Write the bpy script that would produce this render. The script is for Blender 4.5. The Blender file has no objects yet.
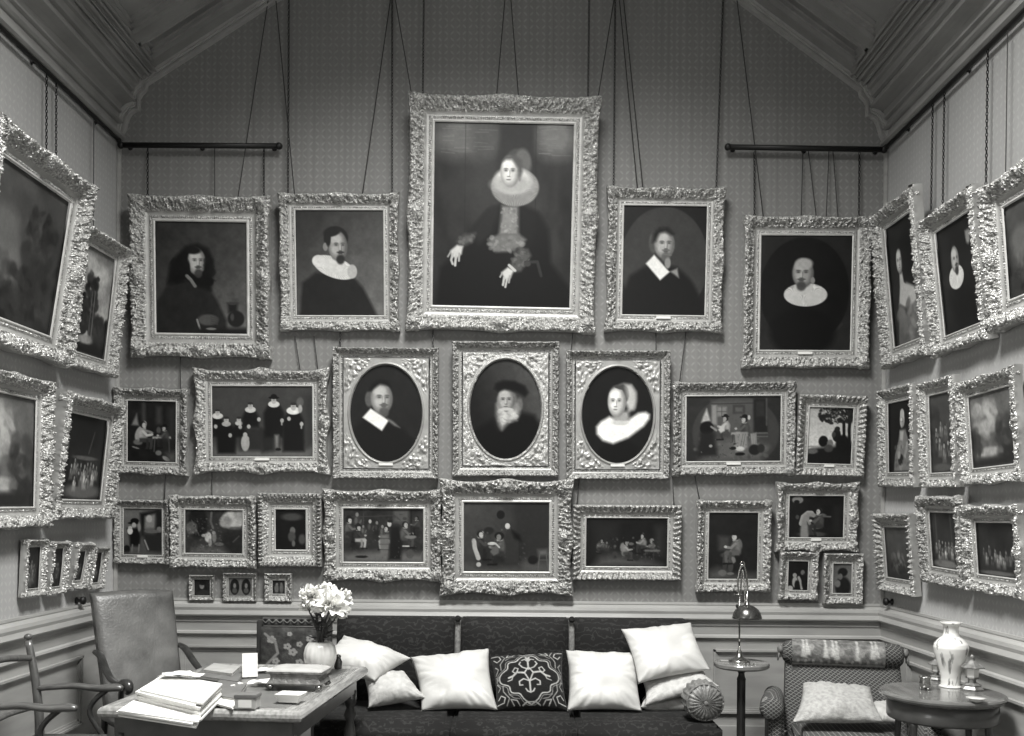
import bpy, bmesh, math, random
import numpy as np
from mathutils import Vector, Matrix
random.seed(7); RNG = np.random.RandomState(11)
SC = bpy.context.scene
COL = SC.collection
# ---------------------------------------------------------------- room measures (metres)
F = 950.0; D = 6.786; CZ = 1.65; XL = -2.836; XR = 2.657; PH = math.radians(0.5); YF = -1.6
ZC = 4.305

def at(px, py, Y):
    """the point at depth Y seen at a pixel of the photograph"""
    du, dv = px-512, py-516
    u = du*math.cos(PH)+dv*math.sin(PH); v = -du*math.sin(PH)+dv*math.cos(PH)
    return Vector((u/F*Y, Y, CZ-v/F*Y))

# ---------------------------------------------------------------- materials
def g(v):
    return (v, v*0.995, v*0.965, 1)
MATS = {}
def mat(name, v, rough=0.6, metal=0.0, var=0.0, vscale=12, bump=0.0, bscale=40, sheen=0.0, coat=0.0, spec=0.5, btype='noise', stretch=None):
    if name in MATS: return MATS[name]
    m = bpy.data.materials.new(name); m.use_nodes = True
    nt = m.node_tree; N = nt.nodes; L = nt.links
    b = N['Principled BSDF']
    b.inputs['Base Color'].default_value = g(v)
    b.inputs['Roughness'].default_value = rough
    b.inputs['Metallic'].default_value = metal
    b.inputs['Specular IOR Level'].default_value = spec
    b.inputs['Sheen Weight'].default_value = sheen
    b.inputs['Coat Weight'].default_value = coat
    tc = N.new('ShaderNodeTexCoord'); vec = tc.outputs['Object']
    if stretch:
        mp = N.new('ShaderNodeMapping'); mp.inputs['Scale'].default_value = stretch
        L.new(vec, mp.inputs['Vector']); vec = mp.outputs['Vector']
    if var > 0:
        n = N.new('ShaderNodeTexNoise'); n.inputs['Scale'].default_value = vscale; n.inputs['Detail'].default_value = 5
        L.new(vec, n.inputs['Vector'])
        r = N.new('ShaderNodeValToRGB')
        r.color_ramp.elements[0].position = 0.3; r.color_ramp.elements[1].position = 0.72
        r.color_ramp.elements[0].color = g(v*(1-var)); r.color_ramp.elements[1].color = g(min(1, v*(1+var)))
        L.new(n.outputs['Fac'], r.inputs['Fac']); L.new(r.outputs['Color'], b.inputs['Base Color'])
    if bump > 0:
        if btype == 'voronoi':
            n = N.new('ShaderNodeTexVoronoi'); n.inputs['Scale'].default_value = bscale; o = n.outputs['Distance']
        else:
            n = N.new('ShaderNodeTexNoise'); n.inputs['Scale'].default_value = bscale; n.inputs['Detail'].default_value = 4; o = n.outputs['Fac']
        L.new(vec, n.inputs['Vector'])
        bp = N.new('ShaderNodeBump'); bp.inputs['Strength'].default_value = bump; bp.inputs['Distance'].default_value = 0.01
        L.new(o, bp.inputs['Height']); L.new(bp.outputs['Normal'], b.inputs['Normal'])
    MATS[name] = m
    return m

def paint_mat(name, rough=0.5, spec=0.3, sheen=0.0, bump=0.0, bscale=120):
    """reads the pigment stored on the mesh"""
    if name in MATS: return MATS[name]
    m = mat(name, 0.5, rough=rough, spec=spec, sheen=sheen, bump=bump, bscale=bscale)
    N = m.node_tree.nodes; a = N.new('ShaderNodeAttribute'); a.attribute_name = 'pigment'
    m.node_tree.links.new(a.outputs['Color'], N['Principled BSDF'].inputs['Base Color'])
    return m

class NG:
    """small helper for math node chains"""
    def __init__(s, m): s.t = m.node_tree
    def n(s, op, a, b=None, c=None):
        x = s.t.nodes.new('ShaderNodeMath'); x.operation = op
        for i, v in enumerate((a, b, c)):
            if v is None: continue
            if isinstance(v, (int, float)): x.inputs[i].default_value = v
            else: s.t.links.new(v, x.inputs[i])
        return x.outputs[0]

def wallpaper(name, ax, base, hi):
    m = mat(name, base, rough=0.6, spec=0.35, sheen=0.9)
    N = m.node_tree.nodes; L = m.node_tree.links; q = NG(m)
    geo = N.new('ShaderNodeNewGeometry'); sp = N.new('ShaderNodeSeparateXYZ'); L.new(geo.outputs['Position'], sp.inputs[0])
    P = 0.0435
    u = q.n('DIVIDE', sp.outputs[ax], P); v = q.n('DIVIDE', sp.outputs[2], P*1.08)
    fu = q.n('SUBTRACT', q.n('FRACT', u), 0.5); fv = q.n('SUBTRACT', q.n('FRACT', v), 0.5)
    par = q.n('MODULO', q.n('ABSOLUTE', q.n('ADD', q.n('FLOOR', u), q.n('FLOOR', v))), 2.0)
    sg = q.n('SUBTRACT', q.n('MULTIPLY', par, 2.0), 1.0)
    sfv = q.n('MULTIPLY', fv, sg)
    X = q.n('ADD', fu, sfv); Y = q.n('SUBTRACT', fu, sfv)
    e = q.n('ADD', q.n('POWER', q.n('ABSOLUTE', q.n('DIVIDE', X, 0.55)), 2.0), q.n('POWER', q.n('ABSOLUTE', q.n('DIVIDE', Y, 0.22)), 2.0))
    mr = N.new('ShaderNodeMapRange'); mr.inputs['From Min'].default_value = 1.5; mr.inputs['From Max'].default_value = 0.0
    L.new(e, mr.inputs['Value'])
    nz = N.new('ShaderNodeTexNoise'); nz.inputs['Scale'].default_value = 1.7; nz.inputs['Detail'].default_value = 3; L.new(geo.outputs['Position'], nz.inputs['Vector'])
    # woven vertical streaks of the fabric
    mp = N.new('ShaderNodeMapping'); mp.inputs['Scale'].default_value = (38, 38, 0.8); L.new(geo.outputs['Position'], mp.inputs['Vector'])
    n2 = N.new('ShaderNodeTexNoise'); n2.inputs['Scale'].default_value = 1; n2.inputs['Detail'].default_value = 3; L.new(mp.outputs[0], n2.inputs['Vector'])
    # fabric seams
    sd = q.n('ABSOLUTE', q.n('SUBTRACT', q.n('FRACT', q.n('DIVIDE', sp.outputs[ax], 0.535)), 0.5))
    seam = N.new('ShaderNodeMapRange'); seam.inputs['From Min'].default_value = 0.006; seam.inputs['From Max'].default_value = 0.0; L.new(sd, seam.inputs['Value'])
    mx = N.new('ShaderNodeMixRGB'); mx.inputs[1].default_value = g(base); mx.inputs[2].default_value = g(hi); 
    fac = q.n('MULTIPLY', mr.outputs[0], q.n('ADD', 0.25, nz.outputs['Fac']))
    L.new(fac, mx.inputs[0])
    ml = N.new('ShaderNodeMixRGB'); ml.blend_type = 'MULTIPLY'; ml.inputs[0].default_value = 1
    k = q.n('SUBTRACT', q.n('ADD', 0.62, q.n('ADD', q.n('MULTIPLY', n2.outputs['Fac'], 0.45), q.n('MULTIPLY', nz.outputs['Fac'], 0.30))), q.n('MULTIPLY', seam.outputs[0], 0.12))
    cb = N.new('ShaderNodeCombineXYZ')
    for i in range(3): L.new(k, cb.inputs[i])
    L.new(mx.outputs[0], ml.inputs[1]); L.new(cb.outputs[0], ml.inputs[2])
    L.new(ml.outputs[0], N['Principled BSDF'].inputs['Base Color'])
    return m

M_PAPER = wallpaper('patterned_wall_silk', 0, 0.17, 0.25)
M_PAPER_S = wallpaper('patterned_wall_silk_side', 1, 0.17, 0.25)
M_WOODP = mat('painted_wainscot', 0.33, rough=0.38, var=0.12, vscale=3, spec=0.5, stretch=(1, 1, 6))
M_CEIL = mat('dark_painted_ceiling', 0.25, rough=0.35, var=0.15, vscale=4)
M_FLOOR = mat('floor_carpet', 0.06, rough=0.95, var=0.4, vscale=14)
M_GOLD = mat('carved_gilt', 0.42, rough=0.36, metal=0.45, var=0.62, vscale=75, bump=0.7, bscale=110, btype='voronoi')
M_GOLD2 = mat('dull_gilt', 0.33, rough=0.42, metal=0.4, var=0.62, vscale=75, bump=0.7, bscale=100, btype='voronoi')
M_SPAN = mat('fine_carved_gilt', 0.40, rough=0.4, metal=0.35, var=0.4, vscale=70, bump=0.4, bscale=120, btype='voronoi')
M_GPLAIN = mat('plain_gilt', 0.36, rough=0.4, metal=0.3, var=0.15, vscale=12)
M_SLIP = mat('gilt_slip', 0.46, rough=0.45, metal=0.2, var=0.15, vscale=20)
M_PLATE = mat('pale_name_plate', 0.75, rough=0.4)
M_IRON = mat('black_iron', 0.012, rough=0.5, metal=0.3)
M_CORD = mat('dark_cord', 0.03, rough=0.8)
M_DWOOD = mat('dark_polished_wood', 0.03, rough=0.28, var=0.4, vscale=20, stretch=(1, 1, 0.2), coat=0.3)
M_MWOOD = mat('mid_polished_wood', 0.09, rough=0.3, var=0.4, vscale=10, stretch=(8, 1, 1), coat=0.3)
M_LEATHER = mat('worn_leather', 0.10, rough=0.36, var=0.55, vscale=5, bump=0.25, bscale=70)
M_SATIN = mat('white_satin', 0.49, rough=0.5, var=0.05, vscale=5, sheen=0.05, bump=0.2, bscale=25)
M_SATIN2 = mat('pale_brocade', 0.42, rough=0.6, var=0.16, vscale=28, bump=0.3, bscale=50)
M_PAPERW = mat('white_paper', 0.66, rough=0.8, var=0.04, vscale=20)
M_BRASS = mat('brass', 0.42, rough=0.22, metal=1.0, var=0.1)
M_BRASSD = mat('dark_brass', 0.16, rough=0.25, metal=0.9, var=0.2)
M_PORC = mat('pale_porcelain', 0.66, rough=0.2, var=0.05, coat=0.4)
M_PETAL = mat('white_petals', 0.78, rough=0.7)
M_STEM = mat('dark_stems', 0.05, rough=0.6)
M_PIG = paint_mat('painted_canvas', rough=0.42, spec=0.25)
M_CLOTHP = paint_mat('woven_pattern', rough=0.85, spec=0.2, sheen=0.1, bump=0.4, bscale=160)
M_PORCP = paint_mat('painted_porcelain', rough=0.2, spec=0.5)

def damask(name, lo, hi, scale, dist, rough=0.85, pos=(0.44, 0.58), sheen=0.1):
    m = mat(name, lo, rough=rough, sheen=sheen, spec=.25)
    N = m.node_tree.nodes; L = m.node_tree.links
    tc = N.new('ShaderNodeTexCoord')
    w = N.new('ShaderNodeTexWave'); w.wave_type = 'RINGS'; w.inputs['Scale'].default_value = scale; w.inputs['Distortion'].default_value = dist
    w.inputs['Detail'].default_value = 2; w.inputs['Detail Scale'].default_value = 3
    L.new(tc.outputs['Object'], w.inputs['Vector'])
    r = N.new('ShaderNodeValToRGB'); r.color_ramp.elements[0].position = pos[0]; r.color_ramp.elements[1].position = pos[1]
    r.color_ramp.elements[0].color = g(lo); r.color_ramp.elements[1].color = g(hi)
    L.new(w.outputs['Fac'], r.inputs['Fac']); L.new(r.outputs['Color'], N['Principled BSDF'].inputs['Base Color'])
    return m
M_VELVET = damask('dark_damask_velvet', 0.009, 0.024, 7, 9, pos=(0.80, 0.95), sheen=.03)
M_RUCHE = damask('ruched_brocade', 0.12, 0.27, 16, 7)

def lattice(name, lo, hi, P):
    m = mat(name, lo, rough=0.85)
    N = m.node_tree.nodes; L = m.node_tree.links; q = NG(m)
    tc = N.new('ShaderNodeTexCoord'); sp = N.new('ShaderNodeSeparateXYZ'); L.new(tc.outputs['Object'], sp.inputs[0])
    x = q.n('ADD', sp.outputs[0], q.n('MULTIPLY', sp.outputs[1], 0.6)); z = q.n('ADD', sp.outputs[2], q.n('MULTIPLY', sp.outputs[1], 0.4))
    a = q.n('ABSOLUTE', q.n('SUBTRACT', q.n('FRACT', q.n('DIVIDE', q.n('ADD', x, q.n('MULTIPLY', z, 1.3)), P)), 0.5))
    b = q.n('ABSOLUTE', q.n('SUBTRACT', q.n('FRACT', q.n('DIVIDE', q.n('SUBTRACT', x, q.n('MULTIPLY', z, 1.3)), P)), 0.5))
    mn = q.n('MINIMUM', a, b)
    mr = N.new('ShaderNodeMapRange'); mr.inputs['From Min'].default_value = 0.12; mr.inputs['From Max'].default_value = 0.04; L.new(mn, mr.inputs['Value'])
    mx = N.new('ShaderNodeMixRGB'); mx.inputs[1].default_value = g(lo); mx.inputs[2].default_value = g(hi); L.new(mr.outputs[0], mx.inputs[0])
    L.new(mx.outputs[0], N['Principled BSDF'].inputs['Base Color'])
    return m
M_LATT = lattice('trellis_upholstery', 0.028, 0.20, 0.031)
M_WOVEN = mat('pale_woven_cloth', 0.36, rough=0.8, var=0.22, vscale=45, bump=0.5, bscale=90)

# ---------------------------------------------------------------- mesh helpers
def link(name, me, m=None, parent=None, smooth=False):
    o = bpy.data.objects.new(name, me); COL.objects.link(o)
    if m: me.materials.append(m)
    if parent is not None: o.parent = parent
    if smooth: me.polygons.foreach_set('use_smooth', [True]*len(me.polygons))
    me.update()
    return o
def thing(name, label, cat, loc=(0, 0, 0), rotz=0, group=None):
    o = bpy.data.objects.new(name, None); COL.objects.link(o); o.location = loc; o.rotation_euler = (0, 0, rotz)
    o.empty_display_size = 0.05
    o['label'] = label; o['category'] = cat
    if group: o['group'] = group
    return o
def tag(o, label, cat, group=None):
    o['label'] = label; o['category'] = cat
    if group: o['group'] = group
    return o
def struct(o):
    o['kind'] = 'structure'; return o

class MB:
    """collects shapes into one mesh"""
    def __init__(s): s.v = []; s.f = []
    def add(s, vs, fs):
        k = len(s.v); s.v += [tuple(x) for x in vs]; s.f += [tuple(i+k for i in q) for q in fs]; return s
    def box(s, x0, x1, y0, y1, z0, z1, M=None, ch=0.0):
        if ch > 0:
            bm = bmesh.new(); bmesh.ops.create_cube(bm, size=1)
            for v in bm.verts: v.co = Vector(((x0+x1)/2+v.co.x*(x1-x0), (y0+y1)/2+v.co.y*(y1-y0), (z0+z1)/2+v.co.z*(z1-z0)))
            bmesh.ops.bevel(bm, geom=bm.edges[:], offset=ch, segments=2, affect='EDGES')
            vs = [v.co.copy() for v in bm.verts]; fs = [[v.index for v in f.verts] for f in bm.faces]
            bm.free()
        else:
            vs = [Vector((x, y, z)) for z in (z0, z1) for y in (y0, y1) for x in (x0, x1)]
            fs = [(0, 2, 3, 1), (4, 5, 7, 6), (0, 1, 5, 4), (2, 6, 7, 3), (0, 4, 6, 2), (1, 3, 7, 5)]
        if M: vs = [M @ v for v in vs]
        return s.add(vs, fs)
    def tube(s, pts, rad, n=8, smooth=0, M=None, flat=1.0):
        P = [Vector(p) for p in pts]
        R = [rad]*len(P) if isinstance(rad, (int, float)) else list(rad)
        if smooth and len(P) > 2:
            Q = []; RR = []
            for i in range(len(P)-1):
                p0 = P[max(i-1, 0)]; p1 = P[i]; p2 = P[i+1]; p3 = P[min(i+2, len(P)-1)]
                for k in range(smooth):
                    t = k/smooth
                    Q.append(0.5*((2*p1)+(p2-p0)*t+(2*p0-5*p1+4*p2-p3)*t*t+(3*p1-p0-3*p2+p3)*t**3)); RR.append(R[i]+(R[i+1]-R[i])*t)
            Q.append(P[-1]); RR.append(R[-1]); P, R = Q, RR
        vs = []; fs = []; up = None
        for i, p in enumerate(P):
            d = (P[min(i+1, len(P)-1)]-P[max(i-1, 0)]).normalized()
            if up is None: up = Vector((0, 0, 1)) if abs(d.z) < 0.9 else Vector((0, 1, 0))
            a = d.cross(up).normalized(); b = a.cross(d).normalized(); up = b
            for k in range(n):
                th = 2*math.pi*k/n
                vs.append(p+a*math.cos(th)*R[i]+b*math.sin(th)*R[i]*flat)
        for i in range(len(P)-1):
            for k in range(n):
                fs.append((i*n+k, i*n+(k+1) % n, (i+1)*n+(k+1) % n, (i+1)*n+k))
        fs.append(tuple(range(n-1, -1, -1))); fs.append(tuple((len(P)-1)*n+k for k in range(n)))
        if M: vs = [M @ v for v in vs]
        return s.add(vs, fs)
    def lathe(s, prof, n=32, M=None, c=(0, 0, 0)):
        vs = []; fs = []
        for r, z in prof:
            for k in range(n):
                th = 2*math.pi*k/n; vs.append(Vector((c[0]+r*math.cos(th), c[1]+r*math.sin(th), c[2]+z)))
        for i in range(len(prof)-1):
            for k in range(n):
                fs.append((i*n+k, i*n+(k+1) % n, (i+1)*n+(k+1) % n, (i+1)*n+k))
        fs.append(tuple(range(n-1, -1, -1))); fs.append(tuple((len(prof)-1)*n+k for k in range(n)))
        if M: vs = [M @ v for v in vs]
        return s.add(vs, fs)
    def prism(s, poly, y0, y1, M=None):
        """poly in x,z extruded along y"""
        n = len(poly); vs = [Vector((x, y0, z)) for x, z in poly]+[Vector((x, y1, z)) for x, z in poly]
        fs = [tuple(range(n)), tuple(range(2*n-1, n-1, -1))]+[(i, i+n, (i+1) % n+n, (i+1) % n) for i in range(n)]
        if M: vs = [M @ v for v in vs]
        return s.add(vs, fs)
    def ball(s, c, rx, ry, rz, n=16, m=10, M=None, fn=None):
        vs = []; fs = []
        for i in range(m+1):
            ph = math.pi*i/m
            for k in range(n):
                th = 2*math.pi*k/n
                q = Vector((math.sin(ph)*math.cos(th), math.sin(ph)*math.sin(th), math.cos(ph)))
                e = fn(q) if fn else 1
                vs.append(Vector((c[0]+q.x*rx*e, c[1]+q.y*ry*e, c[2]+q.z*rz*e)))
        for i in range(m):
            for k in range(n): fs.append((i*n+k, (i+1)*n+k, (i+1)*n+(k+1) % n, i*n+(k+1) % n))
        if M: vs = [M @ v for v in vs]
        return s.add(vs, fs)
    def build(s, name, m=None, parent=None, smooth=False, weld=False):
        me = bpy.data.meshes.new(name); me.from_pydata([tuple(v) for v in s.v], [], s.f)
        bm = bmesh.new(); bm.from_mesh(me)
        if weld: bmesh.ops.remove_doubles(bm, verts=bm.verts, dist=1e-5)
        bmesh.ops.recalc_face_normals(bm, faces=bm.faces); bm.to_mesh(me); bm.free()
        return link(name, me, m, parent, smooth)

def grid_mesh(name, V, nu, nv, flip=False, closeu=False):
    """V: array (nv*nu,3)"""
    i = np.arange(nv-1)[:, None]*nu; j = np.arange(nu if closeu else nu-1)[None, :]
    j2 = (j+1) % nu
    a = (i+j).ravel(); b = (i+j2).ravel(); c = (i+nu+j2).ravel(); d = (i+nu+j).ravel()
    Fc = np.stack([a, d, c, b] if flip else [a, b, c, d], 1)
    return np_mesh(name, V, Fc)
def np_mesh(name, V, Fc):
    me = bpy.data.meshes.new(name)
    me.vertices.add(len(V)); me.vertices.foreach_set('co', np.asarray(V, np.float32).ravel())
    nf = len(Fc); me.loops.add(nf*4); me.loops.foreach_set('vertex_index', np.asarray(Fc, np.int32).ravel())
    me.polygons.add(nf); me.polygons.foreach_set('loop_start', np.arange(nf, dtype=np.int32)*4)
    me.update(calc_edges=True); me.validate()
    return me
def set_pig(me, vals):
    """vals: display grey 0-255 per vertex"""
    lin = np.clip(np.asarray(vals, np.float32).ravel()/255.0, 0.0, 1)**2.2
    a = me.color_attributes.new('pigment', 'FLOAT_COLOR', 'POINT')
    c = np.ones((len(lin), 4), np.float32); c[:, 0] = lin; c[:, 1] = lin*0.995; c[:, 2] = lin*0.965
    a.data.foreach_set('color', c.ravel())

# ---------------------------------------------------------------- a small painter that puts pigment on a grid
def vnoise(x, y, seed=0):
    xi = np.floor(x).astype(np.int64); yi = np.floor(y).astype(np.int64); fx = x-xi; fy = y-yi
    fx = fx*fx*(3-2*fx); fy = fy*fy*(3-2*fy)
    def h(a, b):
        n = (a*374761393+b*668265263+seed*974711) & 0x7fffffff
        n = ((n ^ (n >> 13))*1274126177) & 0x7fffffff
        return ((n ^ (n >> 16)) & 0xffff)/65535.0
    return (h(xi, yi)*(1-fx)+h(xi+1, yi)*fx)*(1-fy)+(h(xi, yi+1)*(1-fx)+h(xi+1, yi+1)*fx)*fy
class Paint:
    def __init__(s, ref, nx, ny, base):
        s.ref = ref; x0, y0, x1, y1 = ref
        s.X, s.Y = np.meshgrid(np.linspace(x0, x1, nx), np.linspace(y0, y1, ny))
        s.A = np.full((ny, nx), float(base)); s.px = (x1-x0)/nx; s.W = x1-x0; s.H = y1-y0
    def _b(s, m, v, a=1.0):
        m = np.clip(m, 0, 1)*a; s.A = s.A*(1-m)+v*m
    def ell(s, cx, cy, rx, ry, v, soft=0.25, rot=0, a=1.0):
        c, sn = math.cos(math.radians(rot)), math.sin(math.radians(rot))
        dx, dy = s.X-cx, s.Y-cy
        e = np.sqrt(((dx*c+dy*sn)/rx)**2+((-dx*sn+dy*c)/ry)**2)
        s._b((1-e)/max(soft*.68, 0.02)+0.5, v, a); return s
    def poly(s, P, v, soft=1.0, a=1.0):
        n = len(P); ins = np.zeros(s.X.shape, bool); d = np.full(s.X.shape, 1e9)
        for i in range(n):
            x1, y1 = P[i]; x2, y2 = P[(i+1) % n]
            dx, dy = x2-x1, y2-y1; L2 = dx*dx+dy*dy+1e-9
            t = np.clip(((s.X-x1)*dx+(s.Y-y1)*dy)/L2, 0, 1)
            d = np.minimum(d, np.hypot(s.X-x1-t*dx, s.Y-y1-t*dy))
            if y1 != y2:
                ins ^= ((y1 > s.Y) != (y2 > s.Y)) & (s.X < dx*(s.Y-y1)/dy+x1)
        sd = np.where(ins, d, -d)
        s._b(sd/(2*s.px*soft)+0.5, v, a); return s
    def line(s, P, w, v, a=1.0):
        d = np.full(s.X.shape, 1e9)
        for (x1, y1), (x2, y2) in zip(P[:-1], P[1:]):
            dx, dy = x2-x1, y2-y1; t = np.clip(((s.X-x1)*dx+(s.Y-y1)*dy)/(dx*dx+dy*dy+1e-9), 0, 1)
            d = np.minimum(d, np.hypot(s.X-x1-t*dx, s.Y-y1-t*dy))
        s._b((w/2-d)/(1.2*s.px)+0.5, v, a); return s
    def grad(s, x0, y0, x1, y1, v0, v1):
        """tone change of the painted ground"""
        dx, dy = x1-x0, y1-y0; t = np.clip(((s.X-x0)*dx+(s.Y-y0)*dy)/(dx*dx+dy*dy), 0, 1); s.A = v0+(v1-v0)*t; return s
    def mottle(s, amp, sc, seed=1, stretch=1.0):
        n = vnoise(s.X/sc, s.Y/sc/stretch, seed)*0.6+vnoise(s.X/sc*2.3, s.Y/sc*2.3/stretch, seed+5)*0.4
        s.A = s.A*(1+amp*(n-0.5)*2); return s
    def rays(s, cx, cy, rx, ry, n, amp, r0=0.5, r1=1.0):
        e = np.hypot((s.X-cx)/rx, (s.Y-cy)/ry); th = np.arctan2((s.Y-cy)/ry, (s.X-cx)/rx)
        m = (e > r0) & (e < r1); s.A = np.where(m, s.A*(1+amp*np.sin(th*n)), s.A); return s
    # ---- generic sitters
    def face(s, cx, cy, w, h, v, turn=0.0, beard=None, hair=40):
        """turn -1..1: the way the sitter looks"""
        s.ell(cx, cy, w, h, v*0.60, 0.22)
        s.ell(cx-0.14*w, cy-0.08*h, w*0.80, h*0.88, v*0.92, 0.7)
        s.ell(cx-0.22*w, cy-0.48*h, w*0.55, h*0.32, v*1.08, 0.9)
        s.ell(cx-0.30*w, cy+0.18*h, w*0.34, h*0.30, v*1.04, 0.9)
        ex = turn*0.26*w
        for sx in (-1, 1):
            x = cx+ex+sx*0.36*w
            s.ell(x, cy-0.13*h, w*0.25, h*0.13, v*0.64, 1.0, a=.7)
            s.ell(x, cy-0.10*h, w*0.13, h*0.05, v*0.36, 0.8, a=.75)
            s.ell(x, cy-0.22*h, w*0.24, h*0.035, v*0.45, 0.9, a=.7)
        nx = cx+ex+turn*0.16*w
        s.ell(nx+0.07*w, cy+0.10*h, w*0.10, h*0.20, v*0.66, 0.9, a=.7)
        s.ell(nx-0.02*w, cy+0.08*h, w*0.08, h*0.20, v*1.14, 0.8, a=.8)
        s.ell(nx, cy+0.30*h, w*0.19, h*0.045, v*0.50, 0.9, a=.8)
        s.ell(nx-0.02*w, cy+0.50*h, w*0.24, h*0.045, v*0.44, 0.9, a=.85)
        s.ell(nx-0.02*w, cy+0.60*h, w*0.18, h*0.05, v*0.95, 0.9, a=.5)
        if beard is not None:
            s.ell(nx, cy+0.40*h, w*0.40, h*0.075, beard, 0.8, a=.9)
            s.ell(nx, cy+0.88*h, w*0.44, h*0.34, beard, 0.7, a=.95)
            s.ell(nx, cy+0.55*h, w*0.16, h*0.04, v*0.55, 0.9)
        return s
    def fig(s, x, y, sc, body=20, head=140, ruff=None, skirt=False, lean=0):
        """small standing or sitting person; x,y = head centre, sc = head radius"""
        k = 2.1 if skirt else 1.6
        s.poly([(x-0.7*sc+lean, y+1.0*sc), (x+0.7*sc+lean, y+1.0*sc), (x+k*sc+lean, y+3.0*sc), (x+k*1.0*sc, y+6*sc), (x-k*1.0*sc, y+6*sc), (x-k*sc+lean, y+3.0*sc)], body, 2.0)
        s.ell(x-0.5*sc, y+2.4*sc, 0.6*sc, 1.3*sc, body*1.35+8, 0.8)
        s.ell(x+1.2*sc, y+2.9*sc, 0.35*sc, 1.1*sc, body*1.2+14, 0.8, rot=25)
        if ruff: s.ell(x, y+1.2*sc, 1.4*sc, 0.6*sc, ruff, 0.5)
        s.ell(x, y-0.35*sc, 0.95*sc, 0.85*sc, 34, 0.5)
        s.ell(x-0.1*sc, y+0.1*sc, 0.62*sc, 0.85*sc, head, 0.7)
        return s
    def clutter(s, n, x0, y0, x1, y1, lo=30, hi=120, r=0.02, seed=1, a=.7):
        """small touches of the brush"""
        rs = np.random.RandomState(seed); R0 = r*max(s.W, s.H)
        for _ in range(n):
            x, y = rs.uniform(x0, x1), rs.uniform(y0, y1)
            s.ell(x, y, R0*rs.uniform(.5, 1.6), R0*rs.uniform(.3, 1.3), rs.uniform(lo, hi)**1.0, .8, rot=rs.uniform(-60, 60), a=a*rs.uniform(.5, 1))
        return s
    def people(s, n, x0, x1, y, sc, lo=30, hi=130, seed=1, head=140):
        rs = np.random.RandomState(seed)
        for k in range(n):
            x = x0+(x1-x0)*(k+.5)/n+rs.uniform(-.4, .4)*sc; yy = y+rs.uniform(-1.6, 1.8)*sc
            s.fig(x, yy, sc*rs.uniform(.8, 1.15), rs.uniform(lo, hi), head*rs.uniform(.75, 1.1), lean=rs.uniform(-.6, .6)*sc)
            if rs.rand() < .4: s.ell(x+rs.uniform(-1, 1)*sc, yy+4*sc, .6*sc, 1.2*sc, rs.uniform(70, 120), .8, a=.7)
        return s
    def sit(s, x, y, h, body, skin, d=1, hat=None, leg=None, apron=None, sharp=1.2):
        """seated person in profile: x,y = head centre, h = head radius, d = the way they face"""
        def P(L): return [(x+d*a*h, y+b*h) for a, b in L]
        s.poly(P([(-.9, .9), (.5, .9), (1.1, 2.2), (1.2, 4.0), (.6, 4.8), (-1.6, 4.8), (-1.7, 2.4)]), body, sharp*1.5)
        s.poly(P([(-.9, 1.2), (-.2, 1.0), (-.2, 3.4), (-1.3, 4.2), (-1.5, 2.4)]), body*1.25+6, sharp*2)
        s.poly(P([(-1.2, 4.0), (2.4, 3.8), (3.0, 4.6), (2.4, 5.2), (-1.2, 5.2)]), (leg or body*.8), sharp)
        s.line(P([(2.5, 4.5), (2.4, 6.2), (2.2, 7.4)]), .85*h, (leg or body*.8)); s.line(P([(2.1, 7.5), (3.1, 7.6)]), .5*h, 22)
        s.line(P([(1.2, 4.6), (1.3, 6.4), (.9, 7.4)]), .8*h, (leg or body*.8)*.8); s.line(P([(.8, 7.5), (1.8, 7.6)]), .5*h, 20)
        s.line(P([(-.1, 1.9), (1.1, 3.1), (2.3, 2.9)]), .75*h, body*1.35+10)
        s.ell(x+d*2.6*h, y+2.8*h, .42*h, .34*h, skin, .5)
        if apron: s.poly(P([(.3, 1.8), (1.1, 2.2), (2.6, 4.0), (1.6, 5.2), (.2, 4.4)]), apron, sharp)
        s.ell(x, y+.9*h, .8*h, .28*h, 150, .6); s.ell(x-d*.1*h, y-.1*h, .95*h, 1.1*h, 30, .4); s.ell(x+d*.22*h, y+.12*h, .62*h, .82*h, skin, .5)
        s.ell(x+d*.5*h, y-.02*h, .1*h, .1*h, 40, .8)
        if hat: s.ell(x, y-.75*h, 1.5*h, .28*h, hat, .3); s.ell(x-d*.1*h, y-1.1*h, .85*h, .55*h, hat, .3)
        return s
LP = (520, 138, 9, 38); EXPO = 0.0
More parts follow.
